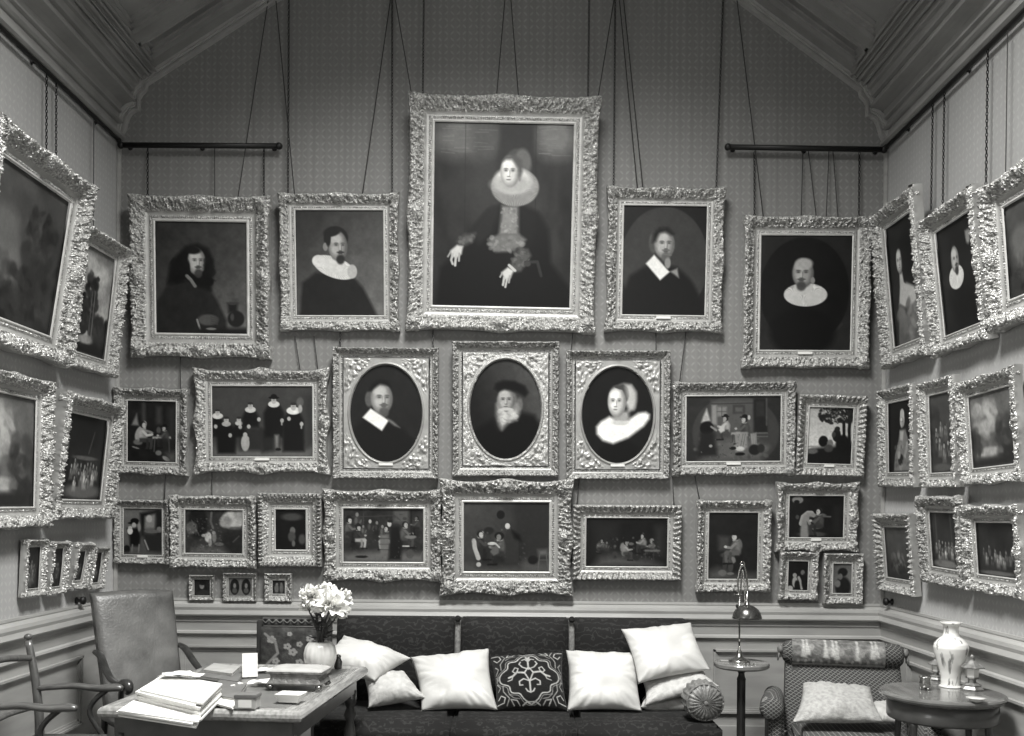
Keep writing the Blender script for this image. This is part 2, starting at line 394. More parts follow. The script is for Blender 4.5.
# ================================================================ PICTURES
# wall, along, height of centre, canvas w, canvas h, frame width, lean, roll, frame depth
PIC = {}
Q = {'P1': ('B', -2.209, 3.316, 0.64, 0.774, 0.164, 0.074, -0.006, 0.081), 'P2': ('B', -1.233, 3.431, 0.617, 0.728, 0.106, 0.08, 0.006, 0.063), 'P3': ('B', -0.084, 3.767, 0.969, 1.258, 0.17, 0.086, -0.012, 0.081), 'P4': ('B', 1.063, 3.469, 0.583, 0.759, 0.114, 0.06, -0.004, 0.066), 'P5': ('B', 2.067, 3.249, 0.64, 0.801, 0.123, 0.05, 0.004, 0.066), 'P6': ('B', -2.562, 2.228, 0.34, 0.426, 0.085, 0.051, -0.015, 0.057), 'P7': ('B', -1.778, 2.306, 0.709, 0.496, 0.106, 0.033, 0.007, 0.063), 'P8': ('B', -0.898, 2.37, 0.506, 0.682, 0.118, 0.051, 0.001, 0.068), 'P9': ('B', -0.052, 2.407, 0.502, 0.697, 0.123, 0.061, 0.006, 0.068), 'P10': ('B', 0.742, 2.372, 0.502, 0.675, 0.113, 0.054, 0.01, 0.068), 'P11': ('B', 1.565, 2.284, 0.665, 0.457, 0.097, 0.061, 0.015, 0.06), 'P12': ('B', 2.252, 2.241, 0.307, 0.394, 0.086, 0.071, -0.018, 0.057), 'P13': ('B', -2.622, 1.516, 0.27, 0.327, 0.06, 0.042, -0.007, 0.048), 'P14': ('B', -2.116, 1.521, 0.404, 0.305, 0.098, 0.045, -0.006, 0.06), 'P15': ('B', -1.569, 1.541, 0.212, 0.283, 0.118, 0.057, 0.0, 0.066), 'P16': ('B', -0.911, 1.506, 0.565, 0.376, 0.124, 0.057, 0.004, 0.069), 'P17': ('B', -0.038, 1.502, 0.603, 0.488, 0.148, 0.062, 0.006, 0.075), 'P18': ('B', 0.815, 1.472, 0.574, 0.342, 0.095, 0.07, 0.003, 0.06), 'P19': ('B', 1.57, 1.453, 0.345, 0.469, 0.086, 0.061, 0.005, 0.057), 'P20': ('B', 2.16, 1.665, 0.383, 0.293, 0.087, 0.061, 0.004, 0.057), 'P21': ('B', 2.037, 1.244, 0.138, 0.204, 0.063, 0.035, -0.016, 0.048), 'P22': ('B', 2.352, 1.227, 0.129, 0.208, 0.074, 0.032, -0.001, 0.051), 'M1': ('B', -2.2, 1.123, 0.11, 0.113, 0.032, 0.02, 0.002, 0.041), 'M2': ('B', -1.929, 1.129, 0.166, 0.129, 0.035, 0.02, 0.003, 0.042), 'M3': ('B', -1.655, 1.13, 0.087, 0.095, 0.052, 0.02, 0.002, 0.045), 'L1': ('L', 5.285, 3.106, 0.75, 0.8, 0.15, 0.148, 0.003, 0.11), 'L2': ('L', 6.218, 3.023, 0.453, 0.677, 0.103, 0.119, 0.03, 0.09), 'L3': ('L', 5.233, 1.986, 0.6, 0.617, 0.115, 0.022, 0.014, 0.09), 'L4': ('L', 6.124, 2.004, 0.57, 0.534, 0.118, 0.1, 0.005, 0.09), 'L5': ('L', 5.561, 1.323, 0.151, 0.241, 0.044, 0.035, -0.016, 0.048), 'L6': ('L', 5.83, 1.312, 0.133, 0.235, 0.04, 0.1, -0.007, 0.048), 'L7': ('L', 6.118, 1.311, 0.107, 0.189, 0.054, 0.178, -0.022, 0.048), 'L8': ('L', 6.379, 1.283, 0.125, 0.203, 0.038, 0.142, -0.029, 0.048), 'R1': ('R', 6.275, 3.226, 0.423, 0.8, 0.12, 0.1, -0.019, 0.08), 'R2': ('R', 5.512, 3.072, 0.44, 0.62, 0.104, 0.113, -0.006, 0.08), 'R3': ('R', 4.68, 3.046, 0.6, 0.477, 0.14, 0.088, -0.017, 0.09), 'R4': ('R', 6.425, 2.208, 0.36, 0.473, 0.1, 0.035, -0.035, 0.06), 'R5': ('R', 5.791, 2.179, 0.287, 0.477, 0.089, 0.053, -0.022, 0.06), 'R6': ('R', 5.174, 2.149, 0.45, 0.403, 0.089, 0.075, 0.009, 0.06), 'R7': ('R', 6.415, 1.425, 0.396, 0.346, 0.095, 0.078, 0.0, 0.06), 'R8': ('R', 5.724, 1.528, 0.34, 0.334, 0.098, 0.09, -0.022, 0.06), 'R9': ('R', 5.125, 1.494, 0.4, 0.287, 0.091, 0.072, -0.001, 0.06)}

PROF_T = np.array([0, .04, .08, .11, .13, .17, .21, .25, .30, .36, .42, .46, .50, .54, .58, .62, .66, .70, .74, .78, .82, .86, .90, .93, .96, .985, 1.0, 1.0, 1.0, .99])
PROF_D = np.array([.34, .42, .42, .36, .33, .37, .37, .32, .33, .37, .45, .57, .59, .60, .64, .69, .75, .81, .87, .92, .97, 1.0, 1.0, .97, .92, .85, .76, .72, .40, 0.0])

def local_xyz(x, d, z, r, H):
    c, s = math.cos(r), math.sin(r)
    return np.stack([x*c-z*s, -d+0*x, x*s+z*c+H], -1)

def carve(s, t, b, style, seed):
    a = np.abs(s)
    if style == 'bead':
        bead = np.where((t > .76) & (t < .95), 1.3*np.sin(2*np.pi*a/0.028), 0)
        fr = np.where((t > .45) & (t <= .76), (vnoise(s/.008, t*b/.008, seed)-.5)*0.9, 0)
        return bead+fr
    P = {'swept': 0.085, 'leaf': 0.045, 'rocaille': 0.06, 'fine': 0.05}[style]*(0.6+2.2*b)
    ph = 2*np.pi*a/P
    m = np.clip((t-.43)/.05, 0, 1)*np.clip((1.01-t)/.05, 0, 1)
    def ridge(sc, sd):
        return 1-2*np.abs(vnoise(s/sc, t*b/sc, sd)-.5)*2
    n1 = ridge(.019, seed); n2 = ridge(.010, seed+3); n3 = vnoise(s/.0075, t*b/.0075, seed+5)-.5
    if style == 'leaf':
        h = 0.85*np.sin(ph-6.0*t)+0.30*np.sin(2*ph+7*t)+0.35*n1+0.5*n3
    elif style == 'fine':
        h = 0.25*np.sin(ph+3*np.sin(5*t))+0.7*n1+0.55*n2+0.4*n3-.3
    else:
        c = np.abs(np.sin(ph/2+2.2*np.sin(3.3*t)))
        h = 0.55*(c-.55)+0.25*np.sin(3*ph+9*t)*c+0.85*n1+0.6*n2+0.45*n3-.3
    fine = np.where((t > .15) & (t < .24), 0.35*np.sin(2*np.pi*a/.014), 0)
    return h*m+fine

def rail_mesh(w, h, b, dr, style, seed, r, H, tmin=0.0, tmax=1.0, swell=0.0):
    sel = (PROF_T >= tmin-1e-6) & (PROF_T <= tmax+1e-6)
    T = PROF_T[sel]; Dp = PROF_D[sel]
    if T[-1] >= 0.98:                       # refine the ornament zone
        pass
    vs = []; fs = []; base = 0
    amp = min(0.0165, 0.105*b+0.002)
    for side in range(4):
        L0 = w/2 if side % 2 == 0 else h/2; P0 = h/2 if side % 2 == 0 else w/2
        n = max(12, int(2*(L0+b)/0.0048))
        u = np.linspace(-1, 1, n)[None, :]; t = T[:, None]
        Lh = L0+b*t; s = u*Lh
        face = (np.arange(len(T)) < len(T)-3)[:, None] if tmax >= 1 else np.ones((len(T), 1), bool)
        c = carve(s+0.0*t, t+0*s, b, style, seed+side*17)*face
        d = dr*Dp[:, None]+amp*c
        edge = np.clip((t-.7)/.3, 0, 1)
        sw = np.exp(-(s/(0.55*b+0.02))**2)+np.exp(-(((Lh-np.abs(s))/(0.5*b+0.02))**2))
        e = edge*(swell*b*0.11*sw+0.0035*(vnoise(s/.016, s*0+side, seed+9)-.5)*face*2)
        perp = P0+b*t+e
        # keep the mitre closed: the swell also lengthens the run
        al = s*(1+edge*swell*b*0.11/np.maximum(Lh, .02)*np.exp(-(((Lh-np.abs(s))/(0.5*b+0.02))**2)))
        if side == 0: x, z = al, perp
        elif side == 1: x, z = perp, -al
        elif side == 2: x, z = -al, -perp
        else: x, z = -perp, al
        V = local_xyz(x, np.maximum(d, 0.0), z, r, H).reshape(-1, 3)
        i = np.arange(len(T)-1)[:, None]*n; j = np.arange(n-1)[None, :]
        A = (i+j).ravel()+base
        fs.append(np.stack([A, A+1, A+n+1, A+n], 1)); vs.append(V); base += len(V)
    me = np_mesh('frame', np.concatenate(vs), np.concatenate(fs))
    if tmax >= 1:
        mi = np.zeros(len(me.polygons), np.int32); k = 0
        for side in range(4):
            L0 = w/2 if side % 2 == 0 else h/2; n = max(12, int(2*(L0+b)/0.0048))
            rows = np.arange(len(T)-1); pl = ((rows >= len(T)-4) | ((T[:-1] >= .24) & (T[:-1] < .41))).astype(np.int32)
            mi[k:k+(len(T)-1)*(n-1)] = np.repeat(pl, n-1); k += (len(T)-1)*(n-1)
        me['plain'] = 1; me.attributes.new('zone', 'INT', 'FACE').data.foreach_set('value', mi)
    return me
def two_tone(me):
    me.materials.append(M_GPLAIN)
    a = np.zeros(len(me.polygons), np.int32); me.attributes['zone'].data.foreach_get('value', a)
    me.polygons.foreach_set('material_index', a); me.update()

def ornament(name, cx, cz, R, d0, hgt, r, H, lobes, parent, m, ang=0.0, sx=1.0, sz=1.0):
    nr, nt = 8, 40
    rr = np.linspace(0.02, 1, nr)[:, None]; th = np.linspace(0, 2*np.pi, nt, endpoint=False)[None, :]
    out = R*(1+0.07*np.cos(lobes*(th-ang)))
    x = cx+sx*out*rr*np.cos(th); z = cz+sz*out*rr*np.sin(th)
    d = d0+hgt*((1-rr**2.2)*(0.8+0.45*np.cos(2*lobes*(th-ang)+6*rr)*np.minimum(1, rr*1.5)))+hgt*0.35*np.exp(-(rr/0.22)**2)-np.where(rr > .98, 0.6*d0, 0)
    V = local_xyz(x, d, z, r, H).reshape(-1, 3)
    me = grid_mesh(name, V, nt, nr, closeu=True)
    return link(name, me, m, parent, smooth=True)

def spandrel_mesh(w, h, b, dr, r, H, seed, allover):
    nt, k = 300, 30
    th = np.linspace(0, 2*np.pi, nt, endpoint=False)[None, :]; q = np.linspace(0, 1, k)[:, None]
    ring = 0.17*b
    a2, b2 = w/2+0.40*b, h/2+0.40*b
    ex, ez = (w/2+ring)*np.cos(th), (h/2+ring)*np.sin(th)
    f = np.minimum(a2/np.maximum(np.abs(ex), 1e-6), b2/np.maximum(np.abs(ez), 1e-6))
    ox, oz = ex*f, ez*f
    ix, iz = (w/2)*np.cos(th), (h/2)*np.sin(th)
    qq = np.clip(q/0.35, 0, 1); q2 = np.clip((q-.35)/.65, 0, 1)
    x = ix+(ex-ix)*qq+(ox-ex)*q2; z = iz+(ez-iz)*qq+(oz-ez)*q2
    dist = np.hypot(x-ex, z-ez)
    ringd = np.sin(np.clip(qq, 0, 1)*np.pi)*0.22*dr
    corner = np.maximum(allover*.55, np.clip((np.abs(ex)*np.abs(ez)/(w*h/4)-.36)*8, 0, 1))*np.clip((dist-.012)/.008, 0, 1)*np.clip((1-q2)/.12, 0, 1)
    cv = corner*(0.9*(vnoise(x/.014, z/.014, seed)-.5)+0.6*(vnoise(x/.008, z/.008, seed+2)-.5))*0.024
    cv = cv+0*x
    d = dr*0.30+0.08*dr*qq+ringd+cv+np.abs(cv)*.5
    return grid_mesh('spandrel', local_xyz(x, d, z, r, H).reshape(-1, 3), nt, k, closeu=True)

def picture(key, name, label, cat, painter, style='swept', swell=1.0, orn=(), oval=False, plate=False, dull=False, group=None, slip=True, name_orn='carved_shell'):
    wall, a, zc, w, h, b, t, r, dr = Q[key]
    seed = sum(ord(ch)*7 for ch in key)*13 % 9973
    H = h/2+b
    rz = {'B': 0, 'L': math.pi/2, 'R': -math.pi/2}[wall]
    off = 0.012
    loc = {'B': (a, D-off, zc-H), 'L': (XL+off, a, zc-H), 'R': (XR-off, a, zc-H)}[wall]
    e = thing(name, label, cat, loc, 0, group); PIC[key] = e
    e.rotation_euler = (t, 0, rz)         # leans forward off the wall, hung from its top
    gold = M_GOLD2 if dull else M_GOLD
    if oval:
        f = link('frame', rail_mesh(w+0.8*b, h+0.8*b, 0.60*b, dr, style, seed, r, H, 0.13, 1.0, swell), gold, e)
        link('spandrel', spandrel_mesh(w, h, b, dr, r, H, seed, 1.0 if key == 'P9' else 0.0), M_SPAN if key == 'P9' else M_GPLAIN, e, smooth=True)
    else:
        f = link('frame', rail_mesh(w, h, b, dr, style, seed, r, H, 0.13, 1.0, swell), gold, e)
        link('inner_slip', rail_mesh(w, h, b, dr, style, seed, r, H, 0.0, 0.13, 0), M_SLIP, e)
    two_tone(f.data)
    # canvas
    res = 230 if w*h > .12 else 280
    if wall != 'B': res = 200
    nx, nz = max(24, int(w*res)), max(24, int(h*res))
    X, Z = np.meshgrid(np.linspace(-w/2-.004, w/2+.004, nx), np.linspace(h/2+.004, -h/2-.004, nz))
    p = painter(nx, nz, w, h)
    cd = 0.22*dr
    me = grid_mesh('canvas', local_xyz(X, np.full_like(X, cd), Z, r, H).reshape(-1, 3), nx, nz, flip=True)
    set_pig(me, p.A)
    link('canvas', me, M_PIG, e, smooth=True)
    bm = 0.60*b if oval else b; wi, hi = (w+.8*b, h+.8*b) if oval else (w, h)
    R = 0.30*bm+0.004
    if 'c' in orn:
        for sx in (-1, 1):
            for sz in (-1, 1):
                ornament(name_orn, sx*(wi/2+.74*bm), sz*(hi/2+.74*bm), R*1.15, dr*.78, 0.2*bm+.004, r, H, 5, f, gold, ang=math.atan2(sz, sx))
    if 'm' in orn:
        for sx, sz in ((0, 1), (1, 0), (0, -1), (-1, 0)):
            ornament(name_orn, sx*(wi/2+.76*bm), sz*(hi/2+.76*bm), R*1.05, dr*.78, 0.2*bm+.004, r, H, 7, f, gold, ang=math.atan2(sz, sx), sx=1.5 if sx == 0 else .95, sz=1.5 if sz == 0 else .95)
    if plate:
        zz = -h/2-(0.19*b if not oval else .16*b)
        V = local_xyz(np.array([-.05, .05, .05, -.05])*(.7 if w < .5 else 1), np.array([dr*.5]*4)+.004, np.array([zz+.009]*2+[zz-.007]*2), r, H)
        V2 = V+np.array([0, .012, 0])
        mb = MB(); mb.add(list(V)+list(V2), [(0, 1, 2, 3), (7, 6, 5, 4), (0, 4, 5, 1), (1, 5, 6, 2), (2, 6, 7, 3), (3, 7, 4, 0)])
        mb.build('name_plate', M_PLATE, f)
    return e

def painter(ref, base, fn):
    """ref None: width 100*w/h, height 100"""
    def f(nx, nz, w, h):
        rf = ref or (0, 0, 100*w/h, 100)
        p = Paint(rf, nx, nz, base); fn(p); q = p.W/60
        p.mottle(.045, q, 31).mottle(.05, q*2.7, 33); p.A = np.clip(p.A, 6, 250); return p
    return f

def art_long_hair(p):
    p.grad(200, 200, 560, 560, 44, 84).mottle(.12, 60, 3)
    p.poly([(150, 640), (152, 480), (205, 400), (290, 380), (375, 405), (425, 500), (452, 560), (452, 640)], 34, 3).mottle(.15, 30, 8)
    p.poly([(198, 405), (210, 330), (240, 280), (280, 240), (330, 228), (375, 250), (398, 300), (395, 360), (385, 430), (340, 420), (285, 385), (240, 400)], 18, 4)
    p.face(326, 306, 38, 58, 160, .4, beard=56)
    p.ell(312, 258, 32, 16, 24, .8).ell(286, 340, 12, 40, 20, .8).clutter(40, 225, 290, 280, 390, 12, 26, .03, 3).clutter(30, 366, 290, 392, 410, 12, 26, .025, 4)
    p.line([(283, 368), (300, 385), (318, 412)], 14, 105).ell(372, 558, 44, 24, 72, .5).line([(325, 558), (338, 600)], 8, 120)
    for k in range(4): p.line([(385, 545+k*9), (412, 552+k*8)], 6, 60)
    p.ell(492, 552, 36, 36, 30, .3).poly([(456, 484), (500, 484), (496, 525), (460, 525)], 28, 3).ell(476, 545, 8, 16, 60, .8).ell(478, 486, 22, 6, 52, .5)
    p.poly([(330, 596), (560, 592), (560, 640), (330, 640)], 26, 4).ell(385, 597, 22, 5, 105, .6)
def art_ruff_man(p):
    p.grad(200, 150, 560, 560, 50, 92).mottle(.08, 60, 4)
    p.poly([(135, 660), (150, 475), (215, 425), (400, 445), (450, 500), (525, 650)], 32, 3).mottle(.1, 40, 9)
    p.ell(308, 400, 108, 50, 190, .12, rot=20).rays(308, 396, 116, 66, 60, .07, .45, 1.0).ell(230, 368, 30, 28, 196, .3).ell(396, 420, 24, 34, 160, .3)
    p.ell(318, 258, 60, 56, 34, .2)
    p.ell(266, 300, 12, 20, 120, .5).face(328, 298, 46, 72, 150, .6, beard=40)
    p.ell(300, 226, 44, 24, 34, .5, rot=-15).ell(280, 262, 13, 36, 36, .6)
def art_great_lady(p):
    p.mottle(.35, 40, 6, 2.5).ell(175, 150, 95, 62, 104, 1.5).ell(445, 145, 62, 62, 112, 1.4).ell(235, 160, 40, 70, 80, 1.4).ell(250, 300, 90, 80, 52, 1.6)  # paler top corners put the glare on the canvas into its pigment
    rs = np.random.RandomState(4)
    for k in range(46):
        x = rs.choice([120, 150, 210, 400, 430])+rs.uniform(-12, 12); y = rs.uniform(114, 200); p.line([(x, y), (x+rs.uniform(25, 60), y+rs.uniform(-4, 4))], 2, rs.uniform(110, 150), .35)  # pale streaks of the same glare, painted in
    p.poly([(285, 112), (380, 112), (384, 220), (280, 220)], 40, 5).line([(180, 110), (182, 500)], 2, 30, .5).line([(388, 112), (392, 560)], 2, 24, .6)
    p.poly([(95, 660), (110, 540), (160, 500), (205, 420), (250, 365), (296, 345), (345, 345), (400, 370), (430, 420), (440, 520), (500, 600), (500, 670), (88, 670)], 17, 5)
    p.poly([(200, 430), (262, 352), (285, 362), (262, 440), (225, 470)], 36, 5, .8).poly([(350, 360), (392, 380), (388, 470), (345, 500)], 24, 5, .7)
    p.ell(336, 232, 42, 50, 66, .25).ell(350, 222, 24, 40, 96, .5)
    p.ell(329, 296, 71, 58, 128, .12).rays(329, 300, 69, 54, 72, .2, .35, .98)
    p.ell(322, 276, 54, 38, 200, .5).ell(322, 290, 60, 26, 165, .9)
    p.face(314, 252, 29, 45, 215, -.35).poly([(288, 222), (300, 206), (326, 200), (346, 214), (350, 250), (342, 276), (338, 240), (318, 214), (300, 214)], 78, 3)
    p.poly([(292, 352), (340, 352), (342, 440), (284, 440)], 122, 4).clutter(50, 290, 356, 340, 436, 84, 165, .008, 3, .6)
    p.poly([(250, 470), (262, 446), (290, 436), (345, 436), (366, 452), (352, 474), (318, 490), (275, 492)], 100, 3).clutter(46, 254, 444, 358, 488, 76, 150, .012, 4, .6)
    p.poly([(160, 462), (182, 440), (214, 436), (206, 462), (176, 478)], 78, 4).clutter(14, 165, 442, 210, 470, 70, 110, .01, 7, .6)
    p.poly([(140, 490), (160, 472), (178, 476), (174, 500), (160, 512), (144, 508)], 182, 2).line([(148, 500), (143, 518), (148, 530)], 7, 165).line([(157, 505), (155, 534)], 7, 172).line([(167, 498), (166, 520)], 6, 150).line([(141, 494), (133, 508)], 5, 140)
    p.poly([(318, 530), (346, 476), (372, 480), (382, 500), (352, 548), (330, 552)], 74, 3).clutter(30, 325, 480, 376, 530, 50, 130, .010, 6, .6).line([(316, 530), (334, 546)], 8, 170)
    p.poly([(293, 552), (312, 536), (330, 546), (322, 568), (304, 574)], 184, 2).line([(302, 568), (299, 590)], 7, 168).line([(311, 570), (306, 596)], 6, 172).line([(319, 562), (316, 582)], 6, 150).line([(296, 554), (290, 566)], 5, 150)
    p.line([(365, 520), (400, 518), (412, 560)], 9, 44).ell(370, 525, 10, 8, 60, .6)
def art_square_collar(p):
    p.ell(310, 385, 206, 262, 54, .05)
    p.mottle(.08, 60, 5)
    p.poly([(100, 660), (112, 560), (150, 450), (235, 395), (370, 405), (440, 470), (490, 560), (500, 660)], 24, 4)
    p.ell(258, 292, 22, 50, 74, .5).face(310, 300, 47, 68, 156, .35, beard=84)
    p.poly([(254, 290), (258, 250), (284, 224), (322, 222), (352, 250), (340, 254), (312, 240), (284, 248), (268, 285)], 20, 4)
    p.poly([(224, 392), (262, 350), (336, 430), (292, 470)], 215, 1.5).poly([(338, 428), (372, 412), (380, 458), (356, 440)], 130, 2)
    p.ell(326, 388, 14, 26, 128, .6).line([(308, 348), (342, 350)], 5, 100)
def art_bald_ruff(p):
    p.ell(305, 370, 206, 250, 20, .05).mottle(.12, 50, 7)
    p.line([(150, 560), (230, 610), (320, 622), (420, 590), (480, 520)], 12, 44)
    p.ell(300, 560, 150, 110, 14, .4)
    p.ell(310, 386, 100, 54, 178, .10).rays(300, 350, 110, 92, 90, .16, .4, 1.05)
    p.face(297, 288, 49, 66, 148, -.35, beard=62)
    p.ell(300, 242, 40, 26, 150, .6).ell(342, 320, 10, 16, 120, .5)
def art_oval_collar(p):
    p.mottle(.08, 60, 9)
    p.poly([(110, 640), (120, 470), (180, 400), (300, 420), (380, 450), (460, 540), (470, 640)], 24, 4)
    p.ell(208, 302, 22, 40, 80, .5).face(272, 300, 55, 78, 158, .45, beard=78)
    p.poly([(205, 262), (225, 225), (262, 205), (300, 212), (318, 236), (262, 226), (225, 256)], 18, 3)
    p.poly([(174, 396), (215, 350), (306, 410), (272, 463)], 222, 1.5).poly([(300, 398), (330, 415), (364, 446), (335, 436), (305, 414)], 105, 2)
def art_white_beard(p):
    p.grad(120, 300, 480, 200, 26, 74).mottle(.15, 60, 10)
    p.poly([(100, 650), (130, 480), (230, 420), (260, 480), (300, 440), (370, 385), (440, 400), (490, 480), (490, 650)], 15, 5)
    p.ell(302, 330, 52, 62, 92, .4).ell(366, 345, 16, 34, 92, .8).face(298, 325, 44, 62, 150, -.1)
    p.poly([(250, 345), (268, 372), (300, 380), (335, 372), (352, 345), (364, 390), (350, 425), (318, 432), (296, 452), (276, 476), (262, 450), (250, 400)], 150, 5).ell(298, 372, 34, 10, 178, .6).ell(285, 410, 18, 34, 178, .9).ell(325, 398, 20, 26, 170, .9).clutter(26, 258, 375, 350, 440, 110, 190, .02, 4, .5).ell(298, 379, 11, 3, 90, .8)
    p.mottle(.05, 7, 20)
    p.poly([(236, 265), (245, 238), (285, 222), (340, 225), (392, 250), (410, 285), (392, 305), (350, 280), (290, 268), (255, 278)], 15, 3)
def art_wide_ruff_lady(p):
    p.mottle(.1, 60, 14)
    p.ell(310, 600, 130, 90, 17, .3)
    p.poly([(205, 405), (250, 378), (300, 400), (350, 395), (400, 360), (440, 355), (460, 368), (458, 392), (430, 430), (350, 490), (270, 522), (215, 505), (184, 470), (182, 432)], 226, 3)
    p.poly([(268, 350), (350, 350), (356, 390), (330, 415), (290, 415), (272, 395)], 150, 4).ell(305, 412, 40, 12, 188, .8)
    p.poly([(290, 222), (325, 208), (362, 214), (388, 250), (390, 300), (378, 345), (352, 350), (338, 320)], 170, 4)
    p.ell(318, 262, 36, 50, 62, .3)
    p.face(289, 304, 47, 78, 206, -.35).ell(306, 228, 34, 10, 64, .6, rot=12)
    p.poly([(336, 222), (362, 222), (384, 260), (380, 330), (358, 342), (348, 290)], 176, 5)
def art_cottage_table(p):
    _cottage(p); p.sit(234, 330, 24, 118, 160, 1, leg=52).poly([(300, 412), (432, 408), (436, 424), (300, 428)], 140, 1).line([(318, 425), (312, 520)], 8, 70).line([(420, 425), (424, 520)], 8, 64).sit(388, 350, 19, 46, 150, -1, hat=18)
def _cottage(p):
    p.mottle(.3, 60, 3).poly([(225, 170), (245, 170), (250, 320), (222, 330)], 62, 3).poly([(330, 200), (362, 200), (366, 320), (330, 320)], 60, 4).poly([(415, 200), (465, 195), (465, 420), (415, 420)], 44, 5)
    p.poly([(185, 248), (200, 335), (148, 332)], 112, 2)
    p.ell(212, 395, 36, 62, 140, .35, rot=20).ell(240, 322, 18, 22, 165, .4).ell(270, 376, 40, 9, 110, .5, rot=15).ell(195, 455, 34, 20, 90, .5).ell(178, 495, 28, 6, 105, .5, rot=15)
    p.ell(280, 470, 50, 60, 24, .5).ell(370, 420, 62, 8, 150, .4).ell(385, 375, 24, 42, 34, .4).ell(385, 345, 9, 16, 150, .5).ell(385, 400, 14, 12, 90, .6).ell(345, 365, 16, 24, 70, .6)
    p.ell(345, 530, 22, 18, 95, .6).ell(400, 570, 30, 14, 120, .6, rot=30).poly([(400, 530), (470, 520), (470, 590), (420, 590)], 72, 6)
def art_family(p):
    p.mottle(.08, 60, 3).poly([(148, 540), (820, 545), (820, 620), (148, 620)], 88, 10)
    p.poly([(765, 200), (830, 190), (830, 520), (775, 540)], 46, 6).ell(735, 240, 24, 30, 82, .6)
    p.poly([(310, 412), (480, 410), (485, 560), (330, 560)], 40, 4).poly([(470, 420), (560, 420), (560, 560), (480, 575)], 34, 4)
    def per(x, y, s, by, wdt, ruff, rs, hat=None, skirt=False):
        p.poly([(x-.5*wdt, y+1.1*s), (x+.5*wdt, y+1.1*s), (x+wdt, y+4*s), (x+wdt*(1.05 if skirt else .9), by), (x-wdt*(1.05 if skirt else .9), by), (x-wdt, y+4*s)], 17, 3)
        p.ell(x, y+1.15*s, rs, rs*.55, ruff, .25).ell(x, y, s*.8, s*1.1, 158, .35).ell(x, y-.9*s, s*.9, s*.45, 40, .4)
        p.line([(x-.28*s, y-.1*s), (x+.3*s, y-.1*s)], 3, 70, .8)
        if hat: p.ell(x, y-1.0*s, 1.8*s, .45*s, 15, .3).ell(x, y-1.5*s, 1.0*s, .7*s, 15, .3)
    per(185, 312, 18, 470, 42, 190, 36); per(243, 362, 20, 580, 66, 150, 30); per(327, 360, 18, 470, 45, 165, 26); per(404, 268, 20, 405, 58, 178, 36)
    per(560, 232, 20, 470, 68, 195, 38, hat=True); per(690, 272, 22, 565, 68, 205, 46, skirt=True)
    p.ell(735, 285, 14, 26, 150, .6)
    p.poly([(560, 440), (598, 440), (592, 555), (575, 555)], 24, 3).poly([(565, 458), (590, 458), (586, 540), (573, 540)], 130, 3).ell(588, 552, 18, 9, 18, .4)
    p.ell(368, 510, 28, 54, 148, .3).ell(368, 455, 14, 15, 150, .4).ell(380, 480, 14, 14, 150, .6)
    for x, y in ((172, 402), (268, 460), (335, 405), (392, 402), (460, 355), (614, 362), (744, 385), (660, 350)): p.ell(x, y, 12, 14, 155, .6)
    p.line([(612, 355), (612, 390)], 9, 140).line([(744, 375), (742, 412)], 10, 150)
def art_tavern_wide(p):
    p.mottle(.12, 60, 3).ell(470, 400, 300, 250, 56, .06)
    p.poly([(300, 180), (590, 175), (590, 400), (300, 400)], 74, 4).poly([(303, 212), (335, 212), (340, 350), (303, 340)], 122, 2).poly([(340, 225), (405, 225), (405, 290), (340, 290)], 112, 2).line([(372, 225), (372, 290)], 3, 50).line([(340, 257), (405, 257)], 3, 50).line([(300, 205), (590, 200)], 6, 44)
    p.poly([(590, 175), (680, 170), (690, 400), (595, 400)], 30, 2).poly([(606, 190), (664, 188), (668, 290), (608, 292)], 42, 2).line([(680, 170), (682, 350)], 12, 66).poly([(450, 215), (530, 215), (530, 270), (450, 270)], 46, 2).poly([(462, 226), (518, 226), (518, 260), (462, 260)], 78, 2)
    p.poly([(280, 470), (520, 420), (690, 500), (640, 590), (220, 590)], 84, 8).clutter(60, 180, 430, 700, 590, 40, 104, .02, 4, .5)
    p.poly([(268, 236), (292, 318), (232, 330), (245, 290)], 170, 2).ell(262, 300, 15, 17, 150, .5).ell(270, 370, 48, 46, 15, .3).poly([(225, 400), (320, 396), (345, 560), (200, 570)], 30, 4).line([(300, 360), (335, 385)], 14, 120).ell(297, 492, 12, 10, 130, .6)
    p.sit(397, 305, 19, 112, 140, -1, hat=20, leg=60, apron=168).sit(528, 312, 22, 50, 150, -1, hat=18, leg=118).ell(560, 298, 9, 16, 165, .5)
    p.poly([(440, 400), (500, 396), (506, 412), (436, 416)], 130, 1).line([(450, 414), (446, 470)], 6, 50).line([(494, 414), (500, 470)], 6, 50)
    p.poly([(498, 404), (546, 398), (550, 500), (520, 530), (470, 530), (462, 500)], 122, 2).line([(520, 410), (500, 520)], 3, 70).line([(536, 410), (520, 500)], 3, 72).ell(500, 512, 30, 16, 172, .5).ell(500, 548, 34, 12, 18, .4).ell(450, 508, 24, 11, 22, .4)
    p.poly([(570, 410), (612, 402), (615, 485), (580, 480)], 128, 1.5).line([(588, 410), (592, 480)], 3, 80).line([(602, 408), (605, 480)], 3, 80).line([(615, 405), (690, 405)], 5, 100).line([(620, 430), (690, 430)], 5, 94).ell(600, 520, 40, 36, 28, .4).ell(645, 510, 26, 30, 40, .5)
    p.clutter(50, 230, 400, 640, 570, 24, 130, .006, 8)
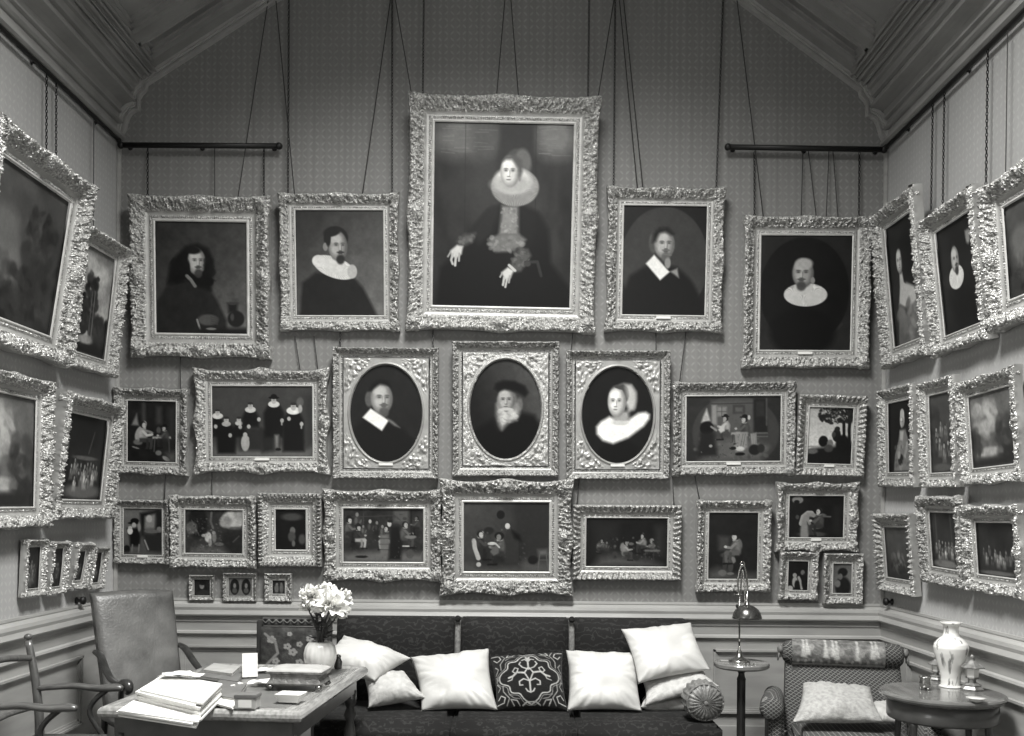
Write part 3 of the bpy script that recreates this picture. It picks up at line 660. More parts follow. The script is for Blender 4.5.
def art_shade_tree(p):
    p.grad(200, 150, 200, 500, 150, 196)
    p.poly([(140, 520), (200, 480), (260, 470), (360, 460), (520, 430), (520, 620), (140, 620)], 26, 4).ell(190, 505, 44, 22, 84, .6).ell(190, 470, 40, 8, 130, .7)
    p.ell(275, 425, 38, 44, 22, .3).ell(330, 440, 24, 30, 96, .5).ell(320, 480, 36, 30, 60, .5).ell(378, 375, 34, 52, 30, .3).ell(382, 325, 22, 20, 36, .3).ell(355, 370, 16, 22, 60, .5).ell(430, 440, 56, 70, 24, .4)
    p.line([(430, 200), (432, 290), (440, 420)], 24, 24).line([(480, 200), (476, 330), (485, 440)], 26, 26).line([(432, 250), (400, 215), (350, 205)], 7, 26)
    for x, y, a, b in ((265, 228, 42, 14), (305, 220, 40, 22), (300, 262, 24, 16), (340, 205, 46, 14), (390, 185, 70, 22), (450, 185, 60, 40), (400, 255, 26, 22), (470, 240, 40, 40), (350, 230, 30, 12), (330, 172, 40, 10)):
        p.ell(x, y, a, b, 34, .6)
    p.clutter(110, 235, 160, 500, 285, 24, 46, .022, 3, 1).clutter(40, 250, 160, 460, 260, 130, 180, .014, 5, .8)
    p.mottle(.1, 12, 3)
def art_standing_hat(p):
    p.grad(90, 120, 360, 420, 96, 60).mottle(.1, 40, 3)
    p.poly([(200, 145), (330, 120), (330, 160), (235, 172), (225, 290), (212, 290)], 24, 3).poly([(235, 165), (308, 145), (300, 240), (236, 240)], 112, 3).ell(262, 180, 20, 24, 150, .6).poly([(308, 130), (352, 125), (352, 420), (300, 400)], 26, 4).ell(330, 250, 18, 20, 100, .5)
    p.poly([(210, 270), (350, 280), (350, 400), (260, 400)], 36, 5).ell(280, 262, 50, 12, 84, .5)
    p.ell(165, 195, 28, 18, 16, .3).ell(155, 210, 36, 8, 16, .4).ell(160, 224, 14, 18, 150, .4)
    p.poly([(115, 245), (190, 240), (205, 300), (195, 360), (135, 360), (130, 300)], 16, 3).ell(134, 262, 18, 22, 185, .3).ell(135, 240, 14, 10, 160, .5).ell(195, 235, 10, 30, 120, .8)
    p.line([(150, 350), (145, 405)], 9, 100).line([(195, 350), (190, 400)], 10, 105).line([(232, 320), (256, 380)], 9, 130).ell(112, 380, 22, 26, 20, .4).poly([(90, 400), (360, 395), (360, 420), (90, 420)], 70, 4)
def art_rocks(p):
    p.mottle(.3, 50, 3).ell(830, 185, 76, 60, 158, .35).ell(780, 200, 40, 40, 130, .5).ell(880, 150, 40, 40, 140, .6).ell(850, 240, 50, 10, 110, .6)
    p.poly([(760, 250), (895, 240), (895, 420), (720, 420)], 34, 6).ell(600, 200, 60, 110, 24, .5).line([(690, 140), (685, 200), (700, 240)], 14, 110, .6).ell(560, 240, 36, 40, 84, .6).line([(560, 190), (610, 290)], 6, 96, .7)
    p.poly([(560, 400), (620, 370), (760, 375), (800, 410)], 92, 8).ell(668, 300, 22, 34, 165, .5).ell(640, 290, 16, 10, 140, .5).ell(680, 335, 12, 26, 130, .6).ell(708, 300, 14, 34, 100, .6).ell(705, 270, 12, 10, 120, .6).ell(740, 345, 30, 12, 90, .6).line([(830, 330), (870, 290)], 7, 90, .7).clutter(110, 520, 180, 760, 400, 24, 120, .014, 5).mottle(.15, 20, 8)
def art_dark_small(p):
    p.mottle(.2, 50, 4).ell(240, 195, 60, 22, 62, .9).ell(245, 275, 16, 22, 92, .6).ell(240, 310, 22, 30, 66, .6).ell(300, 325, 20, 30, 66, .8).ell(250, 350, 10, 18, 90, .7)
def art_barn(p):
    p.mottle(.3, 45, 3).poly([(520, 180), (630, 180), (630, 270), (520, 270)], 78, 3).line([(150, 235), (520, 220)], 5, 60).line([(300, 170), (300, 300)], 8, 58).line([(650, 170), (650, 400)], 10, 30).poly([(150, 500), (420, 480), (740, 500), (742, 565), (150, 565)], 92, 6)
    p.clutter(60, 160, 190, 730, 480, 26, 80, .02, 6, .5)
    p.fig(255, 212, 19, 54, 112).fig(350, 262, 17, 44, 160).fig(400, 272, 15, 34, 110).fig(440, 300, 15, 56, 120).fig(300, 300, 13, 60, 110)
    p.sit(196, 256, 21, 62, 165, 1, hat=26, leg=40).sit(262, 310, 20, 34, 150, 1, hat=30, leg=150).sit(470, 318, 20, 42, 150, -1, leg=168)
    p.poly([(422, 360), (485, 360), (492, 430), (482, 502), (428, 502), (416, 430)], 98, 2).line([(418, 388), (490, 388)], 4, 46).line([(416, 430), (492, 430)], 3, 60).line([(420, 470), (486, 470)], 4, 46)
    p.poly([(500, 300), (560, 300), (585, 420), (575, 545), (480, 545), (495, 420)], 27, 3).ell(490, 280, 15, 22, 165, .5).ell(495, 262, 20, 10, 30, .4)
    p.sit(606, 288, 22, 60, 160, 1, leg=66).ell(645, 375, 42, 14, 104, .5).line([(588, 443), (632, 443)], 9, 175).ell(640, 500, 30, 34, 70, .5).line([(740, 470), (700, 550)], 5, 92).sit(690, 240, 16, 44, 92, -1).ell(285, 522, 46, 10, 28, .5).clutter(60, 160, 230, 730, 540, 30, 120, .006, 9)
def art_interior_three(p):
    _three(p); p.sit(364, 362, 22, 58, 110, -1, leg=46, apron=84).sit(250, 348, 20, 40, 165, 1, leg=40).line([(215, 390), (220, 432), (240, 490)], 22, 155).poly([(398, 312), (426, 308), (480, 380), (482, 520), (392, 530), (400, 400)], 46, 3).ell(410, 298, 14, 17, 178, .4).poly([(432, 318), (480, 350), (492, 390), (450, 370)], 18, 3).line([(310, 405), (340, 402), (362, 425)], 9, 175)
def _three(p):
    p.grad(150, 160, 660, 570, 62, 44).mottle(.12, 50, 3).poly([(450, 155), (660, 155), (660, 480), (450, 480)], 42, 6).ell(370, 230, 24, 26, 26, .3).poly([(150, 530), (330, 540), (480, 500), (660, 520), (660, 580), (150, 580)], 74, 8)
    p.poly([(300, 410), (250, 430), (240, 530), (480, 540), (500, 420), (400, 380)], 34, 10)
    p.ell(248, 350, 18, 24, 160, .4).ell(255, 335, 14, 10, 190, .6).line([(212, 385), (218, 430), (238, 490)], 26, 150).ell(240, 528, 14, 14, 165, .5).ell(300, 325, 30, 22, 36, .6)
    p.ell(362, 356, 28, 22, 22, .4).ell(370, 395, 24, 30, 120, .5).line([(310, 405), (335, 402), (362, 425)], 12, 165).ell(320, 402, 22, 9, 190, .5)
    p.ell(410, 298, 14, 16, 175, .4).ell(415, 318, 14, 14, 130, .5).ell(430, 420, 50, 80, 44, .7).line([(478, 370), (480, 500)], 8, 26).ell(560, 500, 30, 26, 28, .5)
    p.poly([(590, 440), (645, 435), (650, 470), (595, 475)], 88, 4).line([(600, 470), (590, 560)], 6, 84).line([(640, 470), (650, 560)], 6, 84).line([(600, 500), (650, 500)], 5, 80).clutter(60, 180, 320, 520, 540, 28, 90, .012, 5)
def art_dark_barn(p):
    _dbarn(p); p.sit(512, 372, 19, 96, 118, 1, hat=26, leg=60).sit(652, 316, 19, 84, 132, -1, leg=48).sit(728, 358, 15, 62, 120, -1, hat=110).sit(312, 356, 14, 60, 112, -1).fig(352, 372, 12, 50, 96).poly([(672, 428), (796, 430), (796, 442), (672, 442)], 92, 1)
def _dbarn(p):
    p.mottle(.15, 60, 3).poly([(240, 200), (440, 200), (440, 480), (240, 480)], 36, 10).poly([(760, 240), (820, 240), (820, 470), (770, 470)], 46, 8).poly([(300, 500), (420, 480), (700, 520), (800, 560), (250, 565)], 84, 10)
    p.fig(307, 355, 12, 40, 110).ell(285, 405, 22, 32, 82, .6).ell(350, 410, 14, 26, 70, .6)
    p.ell(490, 410, 28, 40, 112, .5).ell(515, 365, 22, 16, 120, .5).ell(510, 378, 14, 8, 30, .5).ell(555, 380, 24, 12, 84, .6).ell(490, 455, 16, 26, 100, .6).ell(420, 475, 24, 30, 56, .5)
    p.ell(640, 380, 30, 36, 92, .6).ell(655, 312, 12, 22, 130, .5).ell(620, 390, 18, 26, 62, .6).ell(730, 355, 14, 18, 120, .5).ell(730, 395, 30, 14, 120, .5).ell(730, 435, 68, 10, 80, .5).line([(680, 440), (678, 530)], 9, 56).line([(745, 440), (748, 540)], 9, 50).ell(600, 490, 30, 30, 40, .5).clutter(70, 260, 330, 800, 520, 22, 100, .012, 5)
def art_seated_hat(p):
    _seated(p); p.sit(318, 302, 25, 78, 172, -1, hat=26, leg=84)
def _seated(p):
    p.mottle(.2, 50, 3).poly([(205, 295), (280, 300), (280, 400), (205, 395)], 60, 4).poly([(140, 550), (200, 520), (260, 535), (300, 570), (470, 560), (470, 605), (140, 605)], 74, 8)
    p.ell(325, 300, 24, 24, 34, .4).ell(310, 300, 15, 20, 175, .4).ell(335, 360, 32, 48, 92, .4).ell(315, 335, 12, 14, 150, .6).ell(296, 405, 16, 12, 160, .5).ell(270, 430, 50, 20, 62, .5).ell(250, 480, 16, 60, 56, .5).ell(300, 465, 26, 24, 110, .5).ell(290, 510, 18, 40, 62, .5).ell(345, 430, 26, 60, 26, .5).ell(235, 555, 28, 22, 92, .5).ell(290, 560, 24, 10, 96, .5)
def art_bent_worker(p):
    _bent(p); p.sit(288, 184, 18, 50, 165, -1, leg=50).poly([(188, 262), (196, 212), (222, 188), (250, 192), (262, 214), (236, 214), (222, 240), (232, 330), (184, 330)], 120, 2).ell(258, 204, 12, 12, 120, .5)
def _bent(p):
    p.mottle(.2, 40, 3).ell(165, 120, 32, 20, 112, .4).ell(160, 132, 16, 12, 26, .4).poly([(370, 150), (415, 150), (415, 300), (370, 300)], 34, 5)
    p.line([(190, 250), (200, 215), (225, 195), (245, 195)], 30, 145).line([(225, 225), (240, 260), (262, 280)], 16, 120).ell(290, 180, 16, 16, 165, .4).ell(295, 205, 36, 12, 84, .5).line([(300, 210), (355, 212)], 8, 84).ell(285, 240, 26, 24, 92, .6).ell(280, 270, 24, 10, 110, .6).ell(215, 285, 36, 30, 58, .5).ell(165, 215, 10, 12, 66, .5).ell(250, 310, 80, 14, 62, .7)
def art_two_small(p):
    p.mottle(.2, 30, 3).ell(150, 585, 16, 30, 140, .5).ell(148, 548, 12, 12, 130, .5).ell(122, 620, 18, 14, 150, .5).ell(160, 600, 12, 24, 20, .5).line([(172, 560), (185, 585), (192, 620)], 15, 135).ell(195, 532, 12, 14, 92, .5).ell(205, 580, 16, 40, 24, .5)
def art_profile(p):
    p.grad(370, 480, 480, 600, 70, 110).ell(430, 620, 44, 60, 30, .4).ell(428, 535, 28, 24, 30, .4).ell(415, 560, 12, 18, 92, .5).ell(400, 600, 16, 20, 105, .6).mottle(.1, 20, 3)
def art_mini_head(p):
    p.ell(50, 58, 26, 34, 24, .4).ell(46, 40, 14, 20, 110, .5).ell(50, 26, 20, 12, 26, .4).ell(55, 85, 34, 22, 44, .5).mottle(.2, 14, 3)
def art_mini_two(p):
    c = p.W/2
    for s in (-1, 1):
        p.ell(c+s*.235*p.W, 50, .19*p.W, 42, 26, .12).ell(c+s*.235*p.W, 44, .06*p.W, 13, 108, .5).ell(c+s*.235*p.W, 70, .10*p.W, 14, 70, .5)
def art_mini_figure(p):
    p.ell(30, 60, 14, 30, 100, .6).ell(32, 30, 8, 9, 110, .6).ell(64, 60, 13, 34, 90, .6).ell(62, 28, 8, 10, 100, .6).mottle(.2, 14, 5)
# side walls, 0..100 down
def art_dark_wood(p):
    p.grad(0, 0, 0, 100, 66, 44).mottle(.25, 18, 3).ell(.25*p.W, 60, 20, 18, 92, .9).ell(.2*p.W, 40, 18, 14, 84, .9).clutter(120, .5*p.W, 20, p.W, 90, 24, 56, .05, 3).clutter(80, 0, 60, p.W, 100, 24, 60, .05, 4)
def art_trees(p):
    p.grad(0, 0, 0, 60, 118, 150).mottle(.15, 16, 3).ell(.6*p.W, 20, 26, 9, 165, .8).ell(.2*p.W, 14, 20, 7, 160, .8)
    p.clutter(70, .02*p.W, 46, .30*p.W, 88, 20, 44, .05, 3, 1).clutter(110, .26*p.W, 24, .60*p.W, 78, 22, 56, .04, 4, 1).clutter(70, .58*p.W, 64, p.W, 95, 22, 50, .05, 5, 1)
    p.poly([(0, 88), (.4*p.W, 84), (p.W, 90), (p.W, 100), (0, 100)], 26, 4)
    p.line([(.52*p.W, 40), (.54*p.W, 84)], 1.6, 96).line([(.44*p.W, 40), (.45*p.W, 84)], 1.6, 80).ell(.35*p.W, 86, 16, 4, 130, .8).mottle(.15, 5, 6)
def art_crowd_hall(p):
    p.mottle(.2, 22, 3).ell(.55*p.W, 90, .45*p.W, 9, 92, .8).line([(.72*p.W, 18), (.62*p.W, 44)], 2, 80, .8).line([(.12*p.W, 36), (.06*p.W, 60)], 3, 96, .8).ell(.55*p.W, 50, .3*p.W, 2.5, 84, .8)
    p.people(9, .2*p.W, .9*p.W, 58, 3.0, 30, 130, 3).people(6, .3*p.W, .8*p.W, 70, 3.0, 30, 140, 5)
def art_lady_white(p):
    p.mottle(.15, 20, 3).ell(.42*p.W, 40, 7.5, 22, 24, .4).poly([(.30*p.W, 30), (.52*p.W, 30), (.62*p.W, 60), (.5*p.W, 62)], 26, 3)
    p.poly([(.26*p.W, 66), (.34*p.W, 52), (.36*p.W, 42), (.46*p.W, 42), (.50*p.W, 50), (.86*p.W, 58), (.9*p.W, 70), (.6*p.W, 74)], 172, 2.5)
    p.poly([(.24*p.W, 66), (.5*p.W, 73), (.9*p.W, 69), (.98*p.W, 100), (.14*p.W, 100)], 96, 3).clutter(30, .2*p.W, 68, .95*p.W, 100, 60, 140, .05, 3)
    p.face(.39*p.W, 32, 6.0, 10, 178, -.2)
    p.poly([(.46*p.W, 22), (.55*p.W, 30), (.56*p.W, 52), (.5*p.W, 50)], 30, 2)
def art_ruff_man_side(p):
    p.mottle(.12, 20, 3).poly([(.05*p.W, 100), (.15*p.W, 62), (.4*p.W, 52), (.75*p.W, 60), (.97*p.W, 100)], 24, 3)
    p.ell(.43*p.W, 50, 14, 11, 190, .12).rays(.43*p.W, 46, 15, 14, 50, .08, .5, 1.1).ell(.43*p.W, 27, 8.5, 8, 30, .3).face(.44*p.W, 34, 7.5, 12, 160, .5, beard=50).poly([(.76*p.W, 14), (.88*p.W, 14), (.87*p.W, 24), (.82*p.W, 27), (.77*p.W, 24)], 120, 2)
def art_mother(p):
    p.mottle(.15, 20, 3).poly([(.48*p.W, 40), (.74*p.W, 40), (.86*p.W, 56), (.95*p.W, 84), (.9*p.W, 98), (.2*p.W, 98), (.26*p.W, 74), (.42*p.W, 56)], 112, 2).poly([(.5*p.W, 42), (.66*p.W, 42), (.62*p.W, 56), (.5*p.W, 54)], 165, 1.5)
    p.line([(.52*p.W, 60), (.40*p.W, 72), (.52*p.W, 78)], 6, 132).line([(.80*p.W, 60), (.72*p.W, 76)], 6, 140).ell(.52*p.W, 82, 9, 8, 32, .5).ell(.44*p.W, 75, 5, 6, 150, .6).clutter(26, .25*p.W, 56, .9*p.W, 96, 50, 170, .03, 3)
    p.ell(.6*p.W, 26, 8, 11, 150, .3).ell(.6*p.W, 18, 7, 7, 172, .4); p.face(.58*p.W, 30, 5.5, 8, 180, -.3)
def art_figures_lane(p):
    p.grad(0, 0, 0, 100, 66, 50).mottle(.2, 18, 3).clutter(20, .1*p.W, 20, .4*p.W, 60, 30, 60, .08, 2).line([(.72*p.W, 40), (.78*p.W, 70)], 1.5, 110)
    p.people(3, .15*p.W, .8*p.W, 42, 3.2, 40, 120, 3).people(4, .15*p.W, .85*p.W, 60, 3.4, 40, 140, 6).ell(.5*p.W, 93, .4*p.W, 5, 80, .8)
def art_sky_smoke(p):
    p.grad(0, 0, 0, 100, 96, 80).mottle(.2, 22, 3).clutter(26, .1*p.W, 14, .65*p.W, 52, 130, 170, .09, 3).ell(.4*p.W, 80, 32, 7, 150, .8).clutter(30, .65*p.W, 36, p.W, 90, 36, 60, .08, 4).clutter(20, 0, 50, .18*p.W, 84, 40, 60, .07, 5).poly([(0, 88), (p.W, 86), (p.W, 100), (0, 100)], 40, 4).mottle(.1, 6, 7)
def art_cherub(p):
    p.grad(0, 0, 0, 100, 84, 50).mottle(.15, 20, 3).clutter(26, .22*p.W, 50, .75*p.W, 84, 70, 130, .06, 3).clutter(12, .2*p.W, 70, .7*p.W, 88, 30, 50, .05, 4).ell(.5*p.W, 54, 5, 5, 120, .7)
def art_church_folk(p):
    p.mottle(.2, 20, 3).line([(.2*p.W, 5), (.2*p.W, 60)], 6, 66).line([(.75*p.W, 5), (.78*p.W, 60)], 5, 62).ell(.5*p.W, 92, .45*p.W, 7, 110, .8)
    p.people(7, .12*p.W, .95*p.W, 54, 3.0, 30, 120, 7).people(6, .2*p.W, .95*p.W, 66, 3.2, 30, 150, 8)
def art_bathers(p):
    p.mottle(.2, 20, 3).people(6, .1*p.W, .95*p.W, 50, 3.4, 50, 110, 9, 130).people(5, .15*p.W, .9*p.W, 64, 3.2, 50, 120, 10, 130).ell(.5*p.W, 94, .45*p.W, 4, 90, .8)
def art_small_dark(n):
    def f(p):
        p.mottle(.25, 20, n).people(3, .2*p.W, .8*p.W, 40+n, 5, 40, 90, n, 110).people(2, .25*p.W, .75*p.W, 60, 5, 40, 100, n+4, 110).clutter(14, 0, 0, p.W, 100, 28, 70, .06, n)
    return f

pi = painter
port, land, genre = 'portrait', 'landscape painting', 'painting'
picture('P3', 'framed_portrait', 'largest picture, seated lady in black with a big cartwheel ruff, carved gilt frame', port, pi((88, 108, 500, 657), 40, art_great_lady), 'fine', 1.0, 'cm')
picture('P1', 'framed_portrait', 'gilt framed portrait of a long-haired moustached man beside a jug', port, pi((150, 133, 542, 620), 50, art_long_hair), 'rocaille', .8, 'cm')
picture('P2', 'framed_portrait', 'framed portrait of a dark-haired man in tilted white ruff, left of largest picture', port, pi((120, 122, 553, 637), 55, art_ruff_man), 'rocaille', 1.0, 'cm')
picture('P4', 'framed_portrait', 'rectangular portrait of a man in skullcap and square white collar, beside largest picture', port, pi((115, 118, 505, 637), 30, art_square_collar), 'swept', 1.3, 'cm', plate=True)
picture('P5', 'framed_portrait', 'framed portrait of a balding bearded man in a ruff within a dark painted oval', port, pi((100, 112, 520, 645), 36, art_bald_ruff), 'fine', .8, 'c', plate=True)
picture('P6', 'framed_painting', 'small upright framed cottage scene with a pale man seated at a table', genre, pi((118, 155, 475, 598), 28, art_cottage_table), 'swept', 1.2, 'cm', dull=True)
picture('P7', 'framed_painting', 'wide framed group of a black-clad family wearing white ruffs', genre, pi((148, 135, 820, 603), 58, art_family), 'fine', 2.2, 'cm', plate=True)
picture('P8', 'framed_portrait', 'oval portrait of a man in black cap and white square collar', port, pi((110, 128, 478, 622), 32, art_oval_collar), 'rocaille', .3, 'm', oval=True, plate=True, dull=True)
picture('P9', 'framed_portrait', 'oval portrait of an old man with long white beard and black beret', port, pi((112, 113, 477, 628), 40, art_white_beard), 'rocaille', .3, 'm', oval=True, dull=True)
picture('P10', 'framed_portrait', 'oval portrait of a woman in white cap and very wide flat ruff', port, pi((105, 120, 480, 625), 22, art_wide_ruff_lady), 'rocaille', .3, 'm', oval=True, plate=True, dull=True)
picture('P11', 'framed_painting', 'wide framed tavern scene under a painted arch, right of the woman\'s oval portrait', genre, pi((125, 150, 780, 600), 40, art_tavern_wide), 'fine', .6, 'c', plate=True, dull=True)
picture('P12', 'framed_landscape', 'small upright landscape with a dark tree against a pale sky, in a leafy gilt frame', land, pi((150, 155, 503, 605), 180, art_shade_tree), 'leaf', .2, '', plate=True)
picture('P13', 'framed_painting', 'small framed painting of a black-hatted man standing before a pale opening', genre, pi((90, 112, 352, 418), 75, art_standing_hat), 'swept', .8, 'c', plate=True, dull=True)
picture('P14', 'framed_landscape', 'framed rocky landscape with a white cloud and small pale figures', land, pi((518, 120, 895, 408), 46, art_rocks), 'swept', .7, 'c')
picture('P15', 'framed_painting', 'very dark little painting in a deep beaded gilt frame, above the white flowers', genre, pi((145, 150, 325, 388), 20, art_dark_small), 'bead', 0)
picture('P16', 'framed_painting', 'framed tavern crowd with a barrel and bright stockings, below the leftmost oval portrait', genre, pi((150, 168, 742, 562), 42, art_barn), 'swept', 1.4, 'cm')
picture('P17', 'framed_painting', 'framed interior with three figures at work, directly below the bearded old man', genre, pi((150, 155, 658, 572), 48, art_interior_three), 'swept', 1.5, 'cm')
picture('P18', 'framed_painting', 'wide dark barn scene in leafy gilt frame, below the oval of the woman', genre, pi((172, 165, 862, 570), 26, art_dark_barn), 'leaf', 0)
picture('P19', 'framed_painting', 'upright framed painting of one seated figure, directly behind the brass lamp', genre, pi((135, 130, 472, 600), 30, art_seated_hat), 'rocaille', .5, 'c')
picture('P20', 'framed_painting', 'small painting of a stooping worker in wavy-edged gilt frame, above two smaller ones', genre, pi((115, 95, 430, 330), 26, art_bent_worker), 'fine', 1.6, 'cm', plate=True)
picture('P21', 'framed_painting', 'little upright painting of two pale figures, left one under the stooping worker', genre, pi((105, 468, 228, 632), 24, art_two_small), 'swept', 1.2, 'c')
picture('P22', 'framed_portrait', 'little upright picture of a dark profile head, right one under the stooping worker', port, pi((370, 485, 480, 655), 80, art_profile), 'fine', .2, '')
picture('M1', 'framed_miniature', 'tiny square framed head, leftmost of the three miniatures just above the wainscot', 'miniature', pi(None, 36, art_mini_head), 'leaf', 0)
picture('M2', 'framed_miniature', 'tiny wide frame holding two oval heads side by side', 'miniature', pi(None, 96, art_mini_two), 'bead', 0, dull=True)
picture('M3', 'framed_miniature', 'tiny thick-framed picture, rightmost of the three miniatures, beside white flowers', 'miniature', pi(None, 34, art_mini_figure), 'leaf', 0)
picture('L1', 'framed_painting', 'large dark woodland painting in heavy carved frame leaning from the left wall', land, pi(None, 50, art_dark_wood), 'rocaille', 1.0, 'cm')
picture('L2', 'framed_landscape', 'upright landscape of tall trees under a cloudy sky, on the left wall by the corner', land, pi(None, 120, art_trees), 'swept', .6, 'c')
picture('L3', 'framed_painting', 'carved frame cut by the photo\'s left edge, below the large woodland painting', genre, pi(None, 150, art_sky_smoke), 'rocaille', .8, 'cm')
picture('L4', 'framed_painting', 'framed painting of a crowd in a dark hall, on the left wall by the corner', genre, pi(None, 32, art_crowd_hall), 'rocaille', .8, 'c')
for key, lab, n in (('L5', 'small upright picture nearest the photo edge in bottom row of left wall', 3), ('L6', 'small upright picture second from photo edge in bottom row of left wall', 5), ('L7', 'small upright picture third from photo edge in bottom row of left wall', 8), ('L8', 'small upright picture closest to the corner in bottom row of left wall', 12)):
    picture(key, 'framed_painting', lab, genre, pi(None, 34, art_small_dark(n)), 'swept', .4, 'c', group='small upright pictures low on the left wall')
picture('R1', 'framed_portrait', 'tall portrait of a woman in pale low-necked dress, high beside the right corner', port, pi(None, 26, art_lady_white), 'rocaille', 1.0, 'cm')
picture('R2', 'framed_portrait', 'portrait of a bearded man in a white ruff, high on the right wall', port, pi(None, 30, art_ruff_man_side), 'rocaille', 1.0, 'cm')
picture('R3', 'framed_painting', 'heavily carved gilt frame high on the right wall, cut by the photo edge', genre, pi(None, 60, art_dark_wood), 'rocaille', 1.0, 'cm')
picture('R4', 'framed_painting', 'narrow framed painting of a pale seated woman, middle of right wall by the corner', genre, pi(None, 24, art_mother), 'fine', .1, '')
picture('R5', 'framed_painting', 'narrow framed scene of small figures, centre of middle row on right wall', genre, pi(None, 50, art_figures_lane), 'fine', .3, '')
picture('R6', 'framed_landscape', 'framed landscape with bright billowing cloud, at the right edge of the photo', land, pi(None, 84, art_sky_smoke), 'rocaille', 1.2, 'cm')
picture('R7', 'framed_painting', 'tilted framed picture of pale plump figures, lowest on right wall by the corner', genre, pi(None, 66, art_cherub), 'leaf', .2, '')
picture('R8', 'framed_painting', 'framed interior with pillars and standing people, middle of right wall\'s lowest row', genre, pi(None, 44, art_church_folk), 'swept', .6, 'c', dull=True)
picture('R9', 'framed_painting', 'framed painting of pale standing figures above the tall vase on right wall', genre, pi(None, 40, art_bathers), 'rocaille', 1.2, 'cm')
# ================================================================ THE ROOM
def slab(name, x0, x1, y0, y1, z0, z1, m):
    return struct(MB().box(x0, x1, y0, y1, z0, z1).build(name, m))
slab('floor', XL-.1, XR+.1, YF-.1, D+.1, -.08, 0, M_FLOOR)
slab('wall_back', XL-.1, XR+.1, D, D+.1, 0, 6.1, M_PAPER)
slab('wall_left', XL-.1, XL, YF-.1, D, 0, ZC+.05, M_PAPER_S)
slab('wall_right', XR, XR+.1, YF-.1, D, 0, ZC+.05, M_PAPER_S)
slab('wall_front', XL-.1, XR+.1, YF-.1, YF, 0, 6.1, M_PAPER)

COVE = [(0.0, -.005), (.036, 0.0), (.052, .014), (.052, .034), (.034, .046), (.014, .056), (.014, .105), (.030, .108), (.046, .122), (.030, .137), (.022, .142), (.024, .175), (.046, .182), (.046, .196), (.036, .202), (.05, .235), (.062, .24), (.085, .25), (.105, .256), (.132, .266), (.138, .284), (.115, .296), (.108, .33), (.132, .340), (.136, .354), (.128, .360), (.142, .385), (.163, .392), (.17, .43)]
ZS = ZC+.43; ZT = 6.0
def cove(side, name):
    X0 = XL if side < 0 else XR; s = -side
    pts = [(X0+s*x, ZC+z) for x, z in COVE]
    body = pts+[(X0-s*.1, ZS+.05), (X0-s*.1, ZC-.005)]
    return struct(MB().prism(body, YF, D).build(name, M_CEIL))
cove(-1, 'trim_1'); cove(1, 'trim_2')
def slope(side, name):
    X0 = (XL+.17) if side < 0 else (XR-.17); X1 = -.75 if side < 0 else .75
    a = Vector((X0, 0, ZS)); dr = Vector((X1-X0, 0, ZT-ZS)); Lg = dr.length; u = dr/Lg
    nrm = Vector((-u.z*(1 if side < 0 else -1), 0, abs(u.x)))  # up and outward
    mb = MB()
    def bx(u0, u1, y0, y1, n0, n1):
        M = Matrix(((u.x, 0, nrm.x, a.x), (0, 1, 0, 0), (u.z, 0, nrm.z, a.z), (0, 0, 0, 1)))
        mb.box(u0, u1, y0, y1, n0, n1, M=M)
    bx(-.03, Lg+.02, YF, D, .065, .12)
    us = [(-.03, .14), (1.0, 1.13), (Lg-.14, Lg+.01)]
    ys = [(D-.16, D), (6.29, 6.41)]
    y = 6.29
    while y > YF+1: ys.append((y-1.35, y-1.23)); y -= 1.35
    for u0, u1 in us: bx(u0, u1, YF, D, 0, .07)
    for k, w in ((.006, .016), (.050, .022), (.080, .008), (.112, .014)): bx(k, k+w, YF, D, -.020, .01)     # beads along the border
    for y0, y1 in ys:
        bx(.13, Lg-.13, y0, y1, .004, .07)
    ys = sorted(ys)
    for i in range(len(ys)-1):
        c0, c1 = ys[i][1], ys[i+1][0]
        if c1-c0 < .1: continue
        for (g0, g1) in ((.14, 1.0), (1.13, Lg-.14)):
            for k, (w, n) in enumerate(((.016, -.018), (.040, .014), (.064, .034))):
                bx(g0, g0+w, c0, c1, n, .07); bx(g1-w, g1, c0, c1, n, .07)
                bx(g0, g1, c0, c0+w, n, .07); bx(g0, g1, c1-w, c1, n, .07)
    return struct(mb.build(name, M_CEIL))
slope(-1, 'ceiling'); slope(1, 'ceiling')
# flat top with the roof light
fl = MB().box(-.78, .78, YF, 1.6, ZT, ZT+.1).box(-.78, .78, 5.2, D, ZT, ZT+.1).box(-.78, -.62, 1.6, 5.2, ZT, ZT+.1).box(.62, .78, 1.6, 5.2, ZT, ZT+.1)
struct(fl.build('ceiling', M_CEIL))
wf = MB()
for k in range(7): wf.box(-.62, .62, 1.6+k*.585, 1.64+k*.585, ZT+.02, ZT+.07)
for k in range(3): wf.box(-.62+k*.61, -.59+k*.61, 1.6, 5.2, ZT+.02, ZT+.07)
struct(wf.build('window_1', M_WOODP))
skym = bpy.data.materials.new('daylight_pane'); skym.use_nodes = True
pb = skym.node_tree.nodes['Principled BSDF']; pb.inputs['Emission Color'].default_value = (1, 1, .97, 1); pb.inputs['Emission Strength'].default_value = 2.0
struct(MB().box(-.62, .62, 1.6, 5.2, ZT+.08, ZT+.10).build('window_2', skym))

